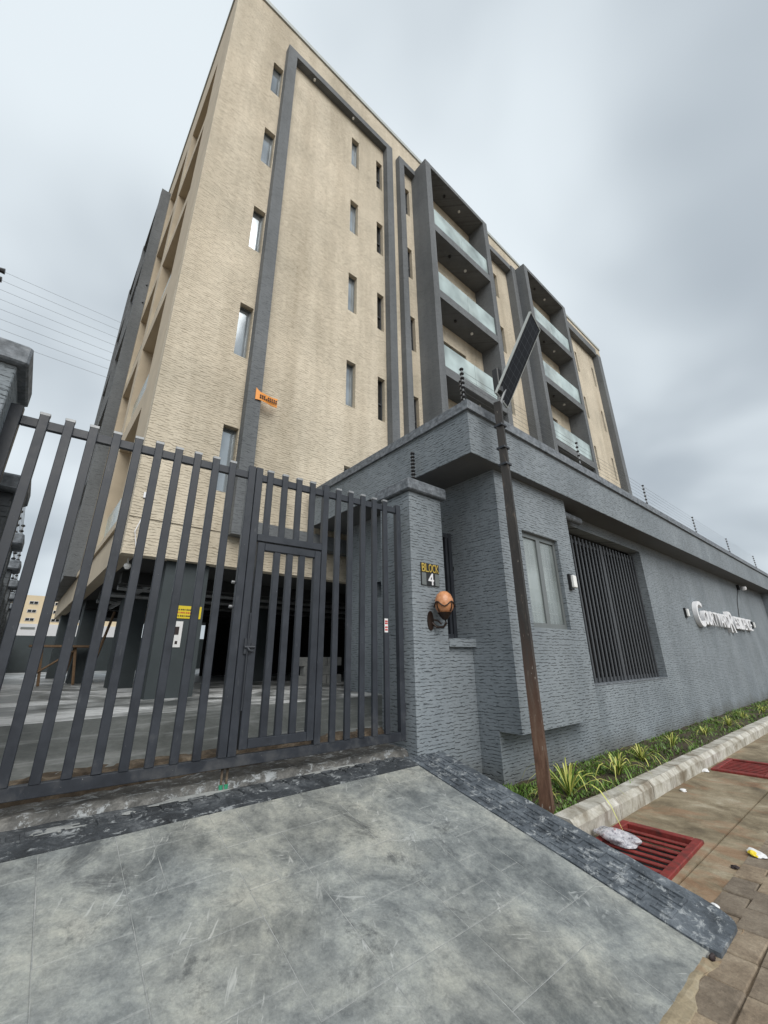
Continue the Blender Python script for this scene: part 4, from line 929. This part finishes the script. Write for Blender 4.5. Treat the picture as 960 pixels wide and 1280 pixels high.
for i in range(13000):
    x = 4.15+24*rnd.random()**2.2; y = rnd.uniform(2.66, 3.54) if rnd.random() < .75 else rnd.uniform(3.05, 3.54)
    ln = rnd.uniform(.03, .10)*(1.0+.3*math.sin(x*2.3)*math.sin(y*5)); az = rnd.uniform(0, 6.28); rise = R(rnd.uniform(25, 85)); ww = rnd.uniform(.004, .009)
    if x < 4.35 and y < 2.9: continue
    if math.sin(x*3.1+1)*math.sin(y*7+x) > .62: continue
    dx, dy = math.cos(az), math.sin(az); o = len(m.v); zb = .165
    for t, wk in ((0, 1), (.55, 1.1), (1, .1)):
        r = ln*t*math.cos(rise); z = ln*(t*math.sin(rise)-.25*t*t)
        for s in (-1, 1): m.v.append((x+dx*r-dy*ww*wk*s, y+dy*r+dx*ww*wk*s, zb+z))
    m.f += [(o, o+1, o+3, o+2), (o+2, o+3, o+5, o+4)]; mats += [0, 0]
g_ = link('ground_cover', finish(m, mats, 'ground_cover', [M['grass']])); stuff(g_); tag(g_, 'low green leafy ground cover filling the planter below the wall', 'ground cover')

# ------------------------------------------------------------------ litter
def crumple(name, mat, loc, sx, sy, sz, seed, rotz, label, cat, amp=.35, sub=3):
    b = bmesh.new(); bmesh.ops.create_icosphere(b, subdivisions=sub, radius=1); rnd = random.Random(seed)
    ph = [(Vector((rnd.uniform(-1, 1), rnd.uniform(-1, 1), rnd.uniform(-1, 1))).normalized()*rnd.uniform(2, 7), rnd.uniform(0, 6)) for _ in range(12)]
    for v in b.verts:
        d = sum(math.sin(v.co.dot(k)+p) for k, p in ph)/12; v.co *= 1+amp*d*1.6; v.co.x *= sx; v.co.y *= sy; v.co.z = max(v.co.z*sz+sz*.6, .0)
    me = bpy.data.meshes.new(name); b.to_mesh(me); b.free(); me.materials.append(mat); return tag(link(name, me, None, loc, (0, 0, rotz)), label, cat)
crumple('plastic_bag', M['bag'], (4.70, 2.20, .028), .105, .20, .055, 3, R(-12), 'crumpled clear plastic bag lying on the red grate by the driveway', 'bag', .5, 4)
crumple('wrapper', M['paper'], (5.40, 1.31, .0), .075, .05, .014, 9, R(30), 'torn white food wrapper lying on the muddy pavement', 'litter', .8)
crumple('wrapper', M['yellow'], (5.35, 1.33, .0), .035, .03, .02, 12, R(70), 'yellow scrap lying against the torn white wrapper', 'litter', .8)
crumple('litter_scrap', M['paper'], (8.42, 2.45, .0), .09, .05, .018, 15, R(10), 'white scrap of litter at the corner of the farther red grate', 'litter', .7)
crumple('litter_scrap', M['paper'], (7.05, 2.33, .0), .06, .03, .015, 16, R(40), 'small white scrap lying between the two red grates', 'litter', .7)
crumple('litter_scrap', M['paper'], (4.13, 1.33, .0), .03, .02, .012, 17, R(40), 'tiny white scrap at the rounded end of the driveway border', 'litter', .7)
crumple('litter_scrap', M['ink'], (4.95, 1.38, .0), .03, .02, .012, 18, R(40), 'dark scrap of litter near the torn white wrapper', 'litter', .7)
crumple('pebble', M['ink'], (3.47, 1.19, .0), .02, .018, .02, 19, 0, 'small dark pebble at the foot of the driveway', 'stone', .4)
